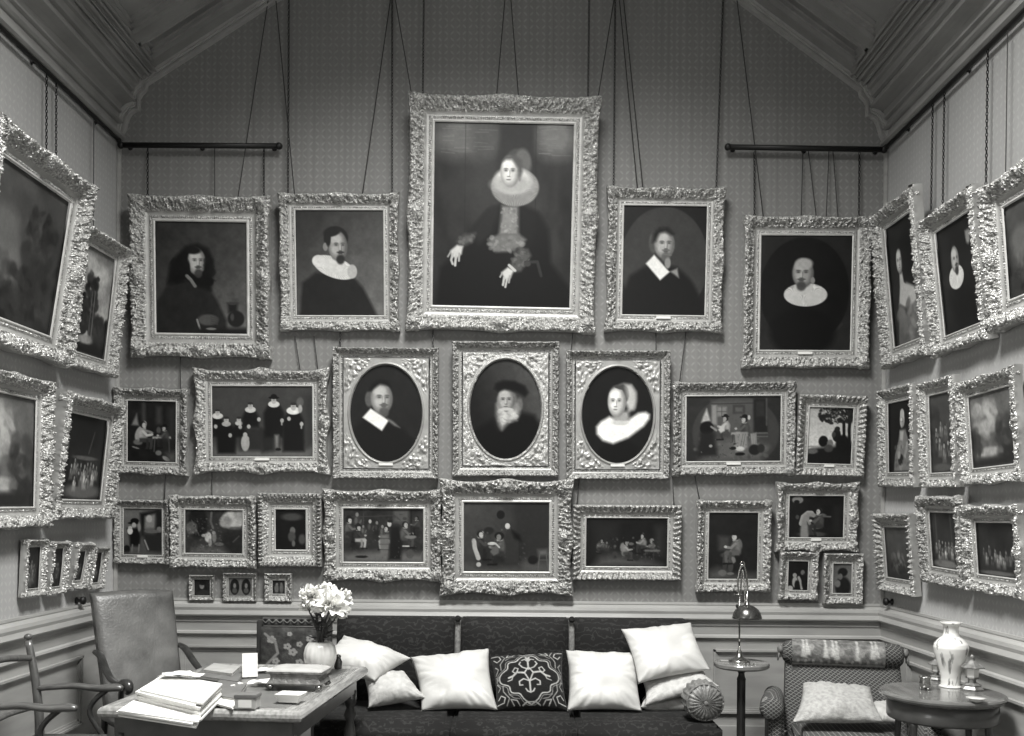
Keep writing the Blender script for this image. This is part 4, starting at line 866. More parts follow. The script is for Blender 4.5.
# moulded verge that follows the ceiling line on the end wall
def verge(side, name):
    X0 = XL if side < 0 else XR; s = -side; X1 = -.75 if side < 0 else .75
    A = [(.0, .0), (.004, .05), (.002, .08), (.008, .112), (.020, .146), (.036, .185), (.056, .214), (.085, .238), (.112, .25), (.114, .29), (.114, .337), (.134, .368), (.157, .392), (.172, .43)]
    B = [(.022, .012), (.042, .040), (.060, .070), (.068, .095), (.072, .117), (.084, .155), (.104, .186), (.128, .203), (.157, .210), (.160, .245), (.160, .292), (.176, .322), (.205, .352), (.214, .392)]
    A = [Vector((X0+s*x, 0, ZC+z)) for x, z in A]; B = [Vector((X0+s*x, 0, ZC+z)) for x, z in B]
    u = (Vector((X1, 0, ZT))-Vector((X0+s*.17, 0, ZS))).normalized(); n = Vector((u.z*s, 0, -u.x*s))
    A.append(Vector((X1, 0, ZT))); B.append(Vector((X1, 0, ZT))+n*.058)
    mb = MB()
    for f0, f1, th in ((-.25, .22, .050), (.22, .42, .034), (.42, .80, .022), (.80, 1.0, .040)):
        for i in range(len(A)-1):
            q = [A[i].lerp(B[i], f0), A[i+1].lerp(B[i+1], f0), A[i+1].lerp(B[i+1], f1), A[i].lerp(B[i], f1)]
            vs = [Vector((p.x, D-.0005, p.z)) for p in q]+[Vector((p.x, D-th, p.z)) for p in q]
            mb.add(vs, [(0, 1, 2, 3), (7, 6, 5, 4), (0, 4, 5, 1), (1, 5, 6, 2), (2, 6, 7, 3), (3, 7, 4, 0)])
    return struct(mb.build(name, M_VERGE))
M_VERGE = mat('painted_verge', 0.34, rough=0.4, var=0.1)
verge(-1, 'trim_3'); verge(1, 'trim_4')
# corner battens
struct(MB().box(XL, XL+.028, D-.028, D, 1.03, ZC, ch=.006).build('trim_5', M_WOODP))
struct(MB().box(XR-.028, XR, D-.028, D, 1.03, ZC, ch=.006).build('trim_6', M_WOODP))

# ---- wainscot: profile (out from wall, height)
CAP = [(0, 1.045), (.014, 1.045), (.016, 1.03), (.012, 1.022), (.02, 1.016), (.05, 1.006), (.056, .985), (.052, .965), (.058, .95), (.064, .936), (.06, .926), (.03, .918), (.026, .90), (.034, .885), (.026, .872), (.024, .82), (.036, .812), (.040, .798), (.03, .788), (.016, .782), (.016, 0.0), (0, 0)]
def wains(wall, name, a0, a1, panels):
    mb = MB()
    def T(a, o, z): return Vector((a, D-o, z)) if wall == 'B' else (Vector((XL+o, a, z)) if wall == 'L' else Vector((XR-o, a, z)))
    n = len(CAP)
    vs = [T(a0, o, z) for o, z in CAP]+[T(a1, o, z) for o, z in CAP]
    mb.add(vs, [tuple(range(n)), tuple(range(2*n-1, n-1, -1))]+[(i, (i+1) % n, (i+1) % n+n, i+n) for i in range(n)])
    def bx(p0, p1, z0, z1, o):
        vs = [T(p, oo, z) for oo in (.004, o) for z in (z0, z1) for p in (p0, p1)]
        mb.add(vs, [(0, 2, 3, 1), (4, 5, 7, 6), (0, 1, 5, 4), (2, 6, 7, 3), (0, 4, 6, 2), (1, 3, 7, 5)])
    for p0, p1 in panels:
        for k, o in ((0, .040), (.014, .030), (.028, .022)):
            z0, z1 = .26+k, .712-k; w = .014
            bx(p0+k, p1-k, z1-w, z1, o); bx(p0+k, p1-k, z0, z0+w, o); bx(p0+k, p0+k+w, z0, z1, o); bx(p1-k-w, p1-k, z0, z1, o)
    bx(a0, a1, 0, .17, .035)
    return struct(mb.build(name, M_WOODP))
wains('B', 'baseboard_back', XL, XR, [(-2.36, -.62), (-.48, 1.30), (1.443, 2.45)])
wains('L', 'baseboard_left', YF, D, [(.2, 1.9), (2.05, 3.9), (4.05, 6.22)])
wains('R', 'baseboard_right', YF, D, [(.2, 1.9), (2.05, 3.9), (4.05, 6.30)])

# ================================================================ RODS, CHAINS, CORDS
def rod(name, p0, p1, r, label, stand=True):
    e = thing(name, label, 'picture rod', tuple(p0))
    p0 = Vector(p0); p1 = Vector(p1); d = (p1-p0); n = d.normalized()
    MB().tube([Vector((0, 0, 0)), d], r, n=10).build('rod', M_IRON, e, smooth=True)
    for t in (0, 1):
        c = d*t
        MB().ball(c, r*1.35, r*1.35, r*1.35, 12, 8).build('finial', M_IRON, e, smooth=True)
    return e, n
a = at(121, 145, D-.06); b = at(279, 146, D-.06)
e, n = rod('picture_rod', a, b, .019, 'black iron rod across the upper left of the end wall', 1)
for t in (.04, .5, .96):
    c = (b-a)*t; MB().tube([c, c+Vector((0, .045, .0)), c+Vector((0, .055, .0))], [.008, .008, .018], n=8).build('bracket', M_IRON, e)
a = at(728, 147, D-.06); b = at(884, 149.5, D-.06)
e, n = rod('picture_rod', a, b, .019, 'black iron rod across the upper right of the end wall', 1)
for t in (.04, .5, .96):
    c = (b-a)*t; MB().tube([c, c+Vector((0, .045, .0)), c+Vector((0, .055, .0))], [.008, .008, .018], n=8).build('bracket', M_IRON, e)
for X, sgn, lab in ((XL, 1, 'black iron rod running under the cornice of the left wall'), (XR, -1, 'black iron rod running under the cornice of the right wall')):
    e, n = rod('picture_rod', (X+sgn*.04, 1.0, ZC-.03), (X+sgn*.04, D-.09, ZC-.03), .014, lab)
    for k in range(7):
        c = Vector((0, .3+k*.85, 0)); MB().tube([c, c+Vector((-sgn*.026, 0, 0)), c+Vector((-sgn*.034, 0, 0))], [.007, .007, .016], n=8).build('bracket', M_IRON, e)

def top_of(key):
    """a point on the back of a picture's top rail, as distance out from the wall, and its height"""
    wall, a, zc, w, h, b, t, r, dr = Q[key]
    return .012+2*(h/2+b)*math.sin(t)-.006, zc+(h/2+b)-.03
def hold(o, key):
    e = PIC[key]; o.parent = e; o.matrix_parent_inverse = e.matrix_basis.inverted(); return o
def cord(key, p0, p1, r=.0035):
    return hold(MB().tube([p0, p0.lerp(p1, .5), p1], r, n=6).build('hanging_cord', M_CORD, None, smooth=True), key)
def chain(key, p0, p1, pitch=.022, r=.0030, w=.0068):
    d = p1-p0; n = max(2, int(d.length/pitch)); u = d.normalized()
    a = u.cross(Vector((0, 1, 0.001))).normalized(); b = a.cross(u).normalized()
    mb = MB(); hl = pitch*.5+r
    for i in range(n):
        c = p0+d*((i+.5)/n); A = (a+b).normalized() if i % 2 else (a-b).normalized(); B = u.cross(A)
        vs = []; fs = []; K = 8; m = 4
        for k in range(K):
            th = 2*math.pi*k/K
            q = c+A*math.cos(th)*w+u*math.sin(th)*hl; out = (A*math.cos(th)+u*math.sin(th)).normalized()
            for j in range(m):
                ph = 2*math.pi*j/m
                vs.append(q+out*math.cos(ph)*r+B*math.sin(ph)*r)
        for k in range(K):
            for j in range(m): fs.append((k*m+j, k*m+(j+1) % m, ((k+1) % K)*m+(j+1) % m, ((k+1) % K)*m+j))
        mb.add(vs, fs)
    return hold(mb.build('hanging_chain', M_IRON), key)
def hang(kind, key, x0, y0, x1, depth=.022):
    """from a point of the photo on the wall down to the top of picture key at column x1"""
    o, z = top_of(key)
    p0 = at(x0, y0, D-depth)
    q = at(x1, 516, D-o)
    cz = q.z
    # column x1 at height z
    p1 = Vector((q.x, D-o, z))
    for _ in range(3):
        u = p1.x/p1.y*F; v = -(p1.z-CZ)/p1.y*F
        px = 512+u*math.cos(PH)-v*math.sin(PH); p1.x += (x1-px)/F*p1.y
    return (chain if kind == 'chain' else cord)(key, p0, p1)
for kind, key, x0, y0, x1 in (
 ('chain', 'P1', 147.7, 148, 147.7), ('chain', 'P1', 263.9, 148, 263.9),
 ('cord', 'P1', 272, -25, 237), ('cord', 'P1', 214.7, 148, 214.7), ('cord', 'P2', 273.5, -25, 295),
 ('chain', 'P2', 289, -25, 288), ('chain', 'P2', 392.2, -25, 392.2),
 ('cord', 'P2', 394, -25, 361.6), ('cord', 'P3', 391, -25, 413),
 ('chain', 'P3', 424, -25, 422.8), ('cord', 'P3', 507, -25, 496), ('cord', 'P3', 509, -25, 519), ('chain', 'P3', 589.5, -25, 588),
 ('cord', 'P3', 618, -25, 597), ('chain', 'P4', 615.5, -25, 613.5),
 ('cord', 'P4', 617, -25, 638), ('cord', 'P4', 621, -25, 643.6), ('chain', 'P4', 724, -25, 716),
 ('cord', 'P5', 734, -25, 764), ('chain', 'P5', 754.3, 152, 754.5), ('chain', 'P5', 859.4, 152, 858.8),
 ('cord', 'P5', 803, 150, 801), ('cord', 'P5', 808.3, 150, 817), ('cord', 'P5', 829, 150, 826), ('cord', 'P5', 832.9, 150, 838.5)):
    hang(kind, key, x0, y0, x1)
for kind, key, x0, y0, x1 in (
 ('cord', 'P7', 295, 336, 301), ('cord', 'P7', 314, 336, 318.6), ('chain', 'P8', 340.2, 330, 340.2), ('chain', 'P8', 433, 330, 433),
 ('cord', 'P10', 573, 332, 570.5), ('cord', 'P10', 655.9, 332, 656), ('cord', 'P11', 686, 332, 679), ('cord', 'P6', 180.5, 350, 180.5),
 ('cord', 'P13', 166, 472, 164), ('cord', 'P14', 212, 470, 212), ('cord', 'P18', 579.3, 477, 576.6), ('cord', 'P18', 672.3, 477, 674.2),
 ('cord', 'P19', 695, 476, 700.5)):
    hang(kind, key, x0, y0, x1)
# side walls
def side(kind, wall, key, y):
    X = XL if wall == 'L' else XR; s = 1 if wall == 'L' else -1
    o, z = top_of(key)
    p0 = Vector((X+s*.04, y, ZC-.045)); p1 = Vector((X+s*.045, y, z-.12))
    if kind == 'chain': chain(key, p0, p1, .019, .0028, .0058)
    else: cord(key, p0, p1, .003)
for a in (('chain', 'L', 'L1', 5.78), ('chain', 'L', 'L1', 5.66), ('cord', 'L', 'L2', 6.30), ('chain', 'R', 'R1', 5.96), ('chain', 'R', 'R2', 5.80), ('chain', 'R', 'R2', 5.27), ('cord', 'R', 'R3', 5.06)): side(*a)
# dark knobs above the wainscot
for X, s, y, lab in ((XL, 1, 6.19, 'dark round knob just above the left wainscot'), (XR, -1, 6.62, 'dark turned knob just above the right wainscot by the corner')):
    M = Matrix.Translation((X, y, 1.075)) @ Matrix.Rotation(s*math.pi/2, 4, 'Y')
    o = MB().lathe([(.001, .0), (.022, .001), (.022, .008), (.010, .014), (.010, .026), (.024, .034), (.028, .048), (.022, .060), (.001, .066)], 20, M=M).build('wall_knob', M_IRON, None, smooth=True)
    tag(o, lab, 'knob')

# ================================================================ FURNITURE
def onplane(px, py, h):
    du, dv = px-512, py-516
    v = -du*math.sin(PH)+dv*math.cos(PH); Y = (CZ-h)*F/v
    return at(px, py, Y)
def pillow(name, C, thick, m, label=None, painter_=None, n=44, seed=1, pinch=.05, wr=1.0, parent=None, front_n=None):
    TL, TR, BR, BL = [np.array(c) for c in C]
    u = np.linspace(-1, 1, n); U, V = np.meshgrid(u, u)      # V -1 top .. 1 bottom
    cu = U*(1-pinch*(1-V**2)*np.abs(U)**3*1.6); cv = V*(1-pinch*(1-U**2)*np.abs(V)**3*1.6)
    a = (cu+1)/2; b = (cv+1)/2
    P = (TL[None, None]*((1-a)*(1-b))[..., None]+TR*(a*(1-b))[..., None]+BR*(a*b)[..., None]+BL*((1-a)*b)[..., None])
    N = np.cross((TR-TL)+(BR-BL), (BL-TL)+(BR-TR)); N = N/np.linalg.norm(N)
    if N[1] > 0: N = -N
    f = np.clip((1-U**4)*(1-V**4), 0, 1)**.55
    f = f*(.62+.38*np.clip((1-U**2)*(1-V**2), 0, 1)**.5)
    edge = np.maximum(np.abs(U), np.abs(V))
    ang = np.arctan2(V, U)
    w1 = (vnoise(ang*9+seed, edge*2.0, seed)-.5)*np.clip((edge-.45)*2, 0, 1)*(1-edge**10)
    w2 = (vnoise(U*2.2+seed, V*2.2, seed+7)-.5)*(1-edge**6)
    cr = np.exp(-((np.abs(U)-1)**2+(np.abs(V)-1)**2)/.10)*np.sin(ang*34+seed)*.35*(1-edge**10)
    disp = thick*.5*f+wr*thick*(.20*w1+.14*w2+.10*cr)
    Fv = P+N*disp[..., None]; Bv = P-N*(thick*.45*f)[..., None]
    Vt = np.concatenate([Fv.reshape(-1, 3), Bv.reshape(-1, 3)])
    i = np.arange(n-1)[:, None]*n; j = np.arange(n-1)[None, :]; A = (i+j).ravel()
    f1 = np.stack([A, A+n, A+n+1, A+1], 1); f2 = np.stack([A, A+1, A+n+1, A+n], 1)+n*n
    me = np_mesh(name, Vt, np.concatenate([f1, f2]))
    if painter_ is not None:
        p = Paint((0, 0, 100, 100), n, n, 30); painter_(p); set_pig(me, np.concatenate([p.A.ravel(), p.A.ravel()]))
    bm = bmesh.new(); bm.from_mesh(me); bmesh.ops.remove_doubles(bm, verts=bm.verts, dist=1e-4); bmesh.ops.recalc_face_normals(bm, faces=bm.faces); bm.to_mesh(me); bm.free()
    o = link(name, me, m, parent, smooth=True)
    if label: tag(o, label, 'cushion')
    return o

# ---- sofa
SX0, SX1 = -1.175, 1.27
sofa = thing('sofa', 'long dark damask velvet sofa with a three-section back against the end wall', 'sofa', (0, 6.0, 0))
def sb(mb): mb.v = [(x, y-6.0, z) for x, y, z in mb.v]; return mb
sb(MB().box(SX0, SX1, 5.62, 6.52, .10, .27, ch=.02)).build('base', M_VELVET, sofa)
for (x0, x1) in ((SX0+.01, -.36), (-.355, .40), (.405, SX1-.01)):
    sb(MB().box(x0, x1, 5.60, 6.30, .26, .425, ch=.035)).build('seat_cushion', M_VELVET, sofa, smooth=True)
def back_cush(x0, x1):
    n = 22; mb = MB()
    u = np.linspace(0, 1, n); vs = []
    for k in range(n):
        for i in range(n):
            x = x0+(x1-x0)*u[i]; z = .36+.60*u[k]
            bul = (1-(2*u[i]-1)**6)*(1-(2*u[k]-1)**6)
            vs.append((x, 6.36+.06*u[k]-.07*bul, z))
    fs = [(k*n+i, k*n+i+1, (k+1)*n+i+1, (k+1)*n+i) for k in range(n-1) for i in range(n-1)]
    mb.add(vs, fs); mb.box(x0, x1, 6.42, 6.56, .30, .958, ch=.02)
    # closing strips around the cushion
    for a, b in (((x0, x0), (0, n-1)), ((x1, x1), (0, n-1))):
        mb.add([(a[0], 6.36, .36), (a[0], 6.42, .96), (a[0], 6.5, .95), (a[0], 6.5, .36)], [(0, 1, 2, 3)])
    mb.add([(x0, 6.42, .96), (x1, 6.42, .96), (x1, 6.46, .957), (x0, 6.46, .957)], [(0, 1, 2, 3)])
    return sb(mb)
for x0, x1 in ((SX0, -.368), (-.348, .398), (.418, 1.20)):
    back_cush(x0, x1).build('back_cushion', M_VELVET, sofa, smooth=True)
M_GIMP = mat('grey_braid', 0.15, rough=0.8, var=.4, vscale=60)
for x in (-.358, .408):
    sb(MB().tube([(x, 6.385, .40), (x, 6.36, .7), (x, 6.415, .955)], .021, n=8, smooth=5)).build('braid', M_GIMP, sofa, smooth=True)
    sb(MB().ball((x, 6.375, .958), .022, .020, .022)).build('button', M_VELVET, sofa, smooth=True)
for x in (SX0+.06, SX1-.06):
    for y in (5.68, 6.44):
        sb(MB().lathe([(.02, 0), (.028, .03), (.022, .06), (.034, .11)], 14, c=(x, y, 0))).build('leg', M_DWOOD, sofa, smooth=True)

def art_brocade(p):
    p.A[:] = 24
    cx, cy = 50, 52
    def ogee(k, w, v):
        P = []
        for i in range(73):
            th = 2*math.pi*i/72; r = k*(1+.10*math.cos(4*th)+.07*math.cos(8*th)-.03*math.cos(12*th))
            P.append((cx+r*math.cos(th)*1.0, cy+r*math.sin(th)*.96))
        p.line(P, w, v)
    ogee(37, 1.9, 150); ogee(41, 1.1, 120)
    def scroll(pts, w=2.0, v=150): p.line(pts, w, v); p.line([(2*cx-x, y) for x, y in pts], w, v)
    scroll([(50, 78), (50, 60), (44, 46), (50, 36), (50, 22)]); scroll([(50, 60), (42, 56), (36, 60), (36, 66), (40, 66)]); scroll([(50, 78), (46, 76), (44, 72)])
    scroll([(50, 40), (42, 36), (38, 30), (40, 26)]); scroll([(44, 46), (34, 44), (28, 50), (22, 52)], 3); scroll([(34, 44), (36, 38), (32, 36), (28, 42), (32, 46)], 1.6)
    scroll([(28, 50), (26, 56), (20, 58)], 1.6); scroll([(50, 26), (46, 20), (42, 22)], 2); scroll([(50, 24), (48, 16)], 3)
    for sy in (0, 1):
        f = lambda L: [(x, (100-y) if sy else y) for x, y in L]
        scroll(f([(2, 6), (12, 8), (14, 16), (8, 20), (4, 14)]), 1.6); scroll(f([(16, 4), (20, 14), (12, 26), (12, 36)]), 1.6, 125); scroll(f([(26, 3), (22, 12), (30, 10), (34, 3)]), 1.6); scroll(f([(38, 3), (44, 8), (50, 4)]), 2); scroll(f([(4, 28), (8, 34), (3, 42)]), 1.6, 130)
        scroll(f([(20, 20), (26, 14), (34, 12)]), 1.4, 110); scroll(f([(7, 46), (3, 54)]), 2, 110)
    p.mottle(.15, 3, 4)
pillow('cushion', [at(344, 635, 6.24), at(412, 658, 6.14), at(375, 681, 5.93), at(316, 664, 6.02)], .17, M_SATIN, 'white satin cushion tipped on its side behind the flower vase', seed=3)
pillow('cushion', [at(363, 674, 6.06), at(404, 671, 6.12), at(427, 698, 5.95), at(368, 708, 5.90)], .15, M_SATIN2, 'pale cushion lying under the tipped white one, beside the writing table', seed=5)
pillow('cushion', [at(410, 657, 6.2), at(489, 648, 6.22), at(498, 710, 5.93), at(421, 711, 5.93)], .19, M_SATIN, 'square white satin cushion immediately left of the dark patterned one', seed=8)
pillow('cushion', [at(489, 656, 6.2), at(563, 651, 6.22), at(568, 711, 5.95), at(496, 711, 5.95)], .17, M_CLOTHP, 'dark cushion with a pale scrolling medallion pattern, middle of the sofa', painter_=art_brocade, n=150, seed=4, wr=.5)
pillow('cushion', [at(566, 650, 6.2), at(638, 652, 6.22), at(642, 711, 5.93), at(567, 711, 5.93)], .19, M_SATIN, 'square white satin cushion immediately right of the dark patterned one', seed=13)
pillow('cushion', [at(642, 699, 6.2), at(690, 693, 6.22), at(694, 707, 6.0), at(640, 707, 6.0)], .13, M_SATIN2, 'pale patterned cushion at the bottom of the stack by the bolster', seed=17)
pillow('cushion', [at(642, 680, 6.14), at(702, 668, 6.14), at(720, 686, 5.96), at(644, 706, 5.96)], .10, M_SATIN2, 'flattened pale cushion in the middle of the stack by the bolster', seed=19)
pillow('cushion', [at(621, 629, 6.24), at(691, 622, 6.27), at(711, 670, 6.03), at(638, 684, 5.98)], .15, M_SATIN, 'white satin cushion on top of the stack at the right end of the sofa', seed=23)
# bolster, end towards the camera
bo = thing('bolster', 'ruched round-ended bolster at the right end of the sofa', 'bolster', (1.163, 5.76, .547))
M = Matrix.Rotation(math.pi/2, 4, 'X')
def gather(q): return 1
mb = MB(); prof = [(.004, .115), (.02, .12), (.05, .118), (.085, .110), (.106, .092), (.115, .065), (.115, -.06), (.095, -.085), (.004, -.09)]
nn = 72; vs = []; fs = []
for r, z in prof:
    for k in range(nn):
        th = 2*math.pi*k/nn; rr = r*(1+.05*math.sin(th*18+r*30)); vs.append((rr*math.cos(th), -z-(.006*math.sin(th*24) if .01 < r < .11 and z > 0 else 0), rr*math.sin(th)))
for i in range(len(prof)-1):
    for k in range(nn): fs.append((i*nn+k, i*nn+(k+1) % nn, (i+1)*nn+(k+1) % nn, (i+1)*nn+k))
mb.add(vs, fs).build('cover', mat('ruched_silk', .15, rough=.45, var=.45, vscale=30, bump=.4, bscale=60), bo, smooth=True)
MB().tube([(math.cos(t)*.108, -.091, math.sin(t)*.108) for t in np.linspace(0, 2*math.pi, 40)], .006, n=6).build('piping', M_GIMP, bo, smooth=True)
MB().ball((0, -.121, 0), .014, .008, .014).build('button', M_GIMP, bo, smooth=True)

# ---- tapestry chair behind the table
def art_tapestry(p):
    p.A[:] = 58; p.mottle(.35, 6, 3)
    for x, y, r in ((18, 22, 7), (45, 12, 4), (42, 34, 6), (60, 30, 5), (50, 44, 7), (25, 60, 6), (60, 62, 6), (75, 20, 6), (80, 50, 7), (45, 76, 9), (15, 84, 7), (82, 82, 7)):
        for k in range(5): p.ell(x+r*.6*math.cos(k*1.257), y+r*.6*math.sin(k*1.257), r*.42, r*.42, 135, .5)
    p.line([(8, 12), (24, 26), (28, 46), (12, 66)], 4, 120).line([(90, 30), (70, 40), (66, 80)], 3, 110)
def art_strip(p):
    p.A[:] = 70
    for k in range(9): p.ell(6+k*11, 50, 4.5, 36, 22, .3).line([(k*11, 20), (6+k*11, 60), (12+k*11, 20)], 2, 130)
tc = thing('tapestry_chair', 'upright chair with flower-tapestry back standing between table and end wall', 'chair', (-1.415, 6.20, 0))
def flat_pig(name, x0, x1, z0, z1, y, thick, nx, nz, art, parent, m=M_CLOTHP):
    X, Z = np.meshgrid(np.linspace(x0, x1, nx), np.linspace(z1, z0, nz))
    uu = (X-x0)/(x1-x0)*2-1; vv = (Z-z0)/(z1-z0)*2-1
    bul = np.clip((1-uu**6)*(1-vv**6), 0, 1)**.5
    Fv = np.stack([X, y-thick*bul, Z], -1).reshape(-1, 3); Bv = np.stack([X, y+0*X+.015, Z], -1).reshape(-1, 3)
    i = np.arange(nz-1)[:, None]*nx; j = np.arange(nx-1)[None, :]; A = (i+j).ravel()
    f1 = np.stack([A, A+nx, A+nx+1, A+1], 1); f2 = np.stack([A, A+1, A+nx+1, A+nx], 1)+nx*nz
    me = np_mesh(name, np.concatenate([Fv, Bv]), np.concatenate([f1, f2]))
    p = Paint((0, 0, 100, 100), nx, nz, 40); art(p); set_pig(me, np.concatenate([p.A.ravel()]*2))
    return link(name, me, m, parent, smooth=True)
flat_pig('back_panel', -.22, .22, .55, .915, .0, .035, 90, 76, art_tapestry, tc)
flat_pig('top_band', -.21, .22, .92, .975, .0, .02, 90, 20, art_strip, tc)
for s in (-1, 1):
    MB().box(s*.225-.02, s*.225+.02, -.02+.015, .035, .0, .955, ch=.006).build('back_post', M_DWOOD, tc)
    MB().box(s*.225-.02, s*.225+.02, -.44, -.40, 0, .44, ch=.006).build('leg', M_DWOOD, tc)
MB().box(-.25, .25, -.45, .02, .42, .49, ch=.02).build('seat', M_RUCHE, tc, smooth=True)

# ---- leather armchair
ch = thing('leather_armchair', 'high-backed leather armchair with scrolled wooden arms at the left end of the writing table', 'chair', (-2.10, 5.70, 0), math.radians(42))
def leather_back():
    n, m2 = 26, 30; vs = []; fs = []
    def P(u, v, side):
        x = (u*2-1)*(.238+.014*v); z = .47+.675*v; y = .25+.22*v
        bul = max(0, (1-(2*u-1)**6)*(1-(2*v-1)**6))**.5
        rim = .012*math.sin(math.pi*u)
        return (x, y-(.028+.022*bul if side else -.03), z+rim*(v > .9))
    for side in (1, 0):
        for k in range(m2):
            for i in range(n): vs.append(P(i/(n-1), k/(m2-1), side))
    for s in (0, 1):
        o = s*n*m2
        for k in range(m2-1):
            for i in range(n-1): fs.append((o+k*n+i, o+k*n+i+1, o+(k+1)*n+i+1, o+(k+1)*n+i))
    o = n*m2
    for i in range(n-1): fs += [(i, i+1, o+i+1, o+i), ((m2-1)*n+i, (m2-1)*n+i+1, o+(m2-1)*n+i+1, o+(m2-1)*n+i)]
    for k in range(m2-1): fs += [(k*n, (k+1)*n, o+(k+1)*n, o+k*n), (k*n+n-1, (k+1)*n+n-1, o+(k+1)*n+n-1, o+k*n+n-1)]
    return MB().add(vs, fs)
leather_back().build('backrest', M_LEATHER, ch, smooth=True)
MB().box(-.265, .265, -.27, .27, .38, .47, ch=.03).build('seat', M_LEATHER, ch, smooth=True)
for s in (-1, 1):
    x = s*.262
    MB().tube([(x, .35, .80), (x, .26, .785), (x*1.02, .17, .73), (x*1.04, .05, .675), (x*1.04, -.08, .665), (x*1.04, -.17, .69), (x*1.04, -.225, .685), (x*1.04, -.24, .655), (x*1.04, -.215, .635), (x*1.04, -.19, .65)], [.02, .024, .023, .021, .021, .025, .026, .023, .018, .012], n=10, smooth=5, flat=.8).build('arm', M_DWOOD, ch, smooth=True)
    MB().tube([(x*1.04, -.14, .66), (x*1.02, -.10, .58), (x, -.17, .50), (x, -.22, .42)], [.02, .017, .02, .022], n=8, smooth=5).build('arm_support', M_DWOOD, ch, smooth=True)
    MB().tube([(x, -.24, .42), (x, -.25, .3), (x, -.23, .14), (x, -.25, .0)], [.028, .022, .024, .028], n=8, smooth=4).build('leg', M_DWOOD, ch, smooth=True)
    MB().tube([(x*.92, .24, .42), (x*.92, .28, .2), (x*.92, .36, 0)], .022, n=8, smooth=4).build('leg', M_DWOOD, ch, smooth=True)
MB().tube([(-.285, -.24, .16), (.285, -.24, .16)], .014, n=8).build('stretcher', M_DWOOD, ch, smooth=True)

# ---- wooden armchair cut by the left edge
c2 = thing('wooden_armchair', 'slender wooden open armchair at the extreme left, in front of the wainscot', 'chair', (-2.37, 4.86, 0), math.radians(90))
for s in (-1, 1):
    x = s*.27
    MB().tube([(x, .20, 0), (x, .17, .42), (x, .19, .7), (x, .235, .955)], [.026, .026, .023, .019], n=8, smooth=4).build('back_post', M_MWOOD, c2, smooth=True)
    MB().ball((x, .237, .975), .022, .022, .018).build('finial', M_MWOOD, c2, smooth=True)
    MB().tube([(x, .19, .695), (x, .0, .712), (x, -.14, .70), (x, -.24, .705), (x, -.275, .70)], [.019, .022, .024, .027, .017], n=10, smooth=4, flat=.8).build('arm', M_MWOOD, c2, smooth=True)
    MB().tube([(x, -.20, .70), (x, -.12, .63), (x, -.10, .56), (x, -.16, .46), (x, -.18, .42)], .015, n=8, smooth=4).build('arm_support', M_DWOOD, c2, smooth=True)
    MB().tube([(x, -.2, .42), (x, -.21, .2), (x, -.21, 0)], .02, n=8, smooth=3).build('leg', M_MWOOD, c2, smooth=True)
MB().box(-.28, .28, -.22, .20, .40, .455, ch=.02).build('seat', M_LEATHER, c2, smooth=True)
MB().tube([(-.27, .22, .86), (0, .245, .89), (.27, .22, .86)], .018, n=8, smooth=6).build('top_rail', M_MWOOD, c2, smooth=True)
MB().tube([(-.27, .185, .60), (0, .20, .61), (.27, .185, .60)], .014, n=8, smooth=6).build('middle_rail', M_MWOOD, c2, smooth=True)

# ---- writing table
TB = thing('writing_table', 'writing table with a moulded pale edge and leather top covered in papers', 'table', (-1.355, 4.93, 0), math.radians(-4.4))
M_TEDGE = mat('polished_table_edge', 0.26, rough=0.25, var=.35, vscale=9, coat=.4, stretch=(6, 1, 6))
M_TTOP = mat('table_leather', 0.13, rough=0.35, var=.15, vscale=5)
M_APRON = mat('table_apron', 0.07, rough=0.35, var=.3, vscale=8, coat=.3)
hx, hy = .47, .65
mb = MB()
ring = [(0, .762), (-.008, .768), (-.03, .770), (-.085, .7655)]
prof = [(-.01, .715), (.0, .722), (.004, .735), (.002, .75), (-.006, .762), (-.02, .768), (-.035, .765), (-.045, .7605), (-.10, .7605)]
def rect_ring(prof):
    vs = []; fs = []
    for o, z in prof:
        X, Y = hx+o, hy+o; vs += [(X, Y, z), (-X, Y, z), (-X, -Y, z), (X, -Y, z)]
    for i in range(len(prof)-1):
        for k in range(4): fs.append((i*4+k, i*4+(k+1) % 4, (i+1)*4+(k+1) % 4, (i+1)*4+k))
    fs.append((0, 3, 2, 1)); L0 = (len(prof)-1)*4; fs.append((L0, L0+1, L0+2, L0+3))
    return vs, fs
MB().add(*rect_ring(prof)).build('moulded_edge', M_TEDGE, TB)
MB().box(-hx+.095, hx-.095, -hy+.095, hy-.095, .7600, .7620).build('leather_top', M_TTOP, TB)
MB().box(-hx+.05, hx-.05, -hy+.05, hy-.05, .62, .716, ch=.004).build('apron', M_APRON, TB)
for sx in (-1, 1):
    for sy in (-1, 1):
        MB().lathe([(.022, 0), (.03, .03), (.02, .06), (.026, .12), (.018, .16), (.03, .30), (.034, .40), (.022, .46), (.036, .50), (.022, .54), (.036, .57), (.036, .64)], 18, c=(sx*(hx-.08), sy*(hy-.08), 0)).build('leg', M_DWOOD, TB, smooth=True)
MB().tube([(-hx+.08, 0, .14), (hx-.08, 0, .14)], .018, n=8).build('stretcher', M_DWOOD, TB, smooth=True)
for sx in (-1, 1): MB().tube([(sx*(hx-.08), -hy+.08, .14), (sx*(hx-.08), hy-.08, .14)], .018, n=8).build('stretcher', M_DWOOD, TB, smooth=True)
TZ = .7705

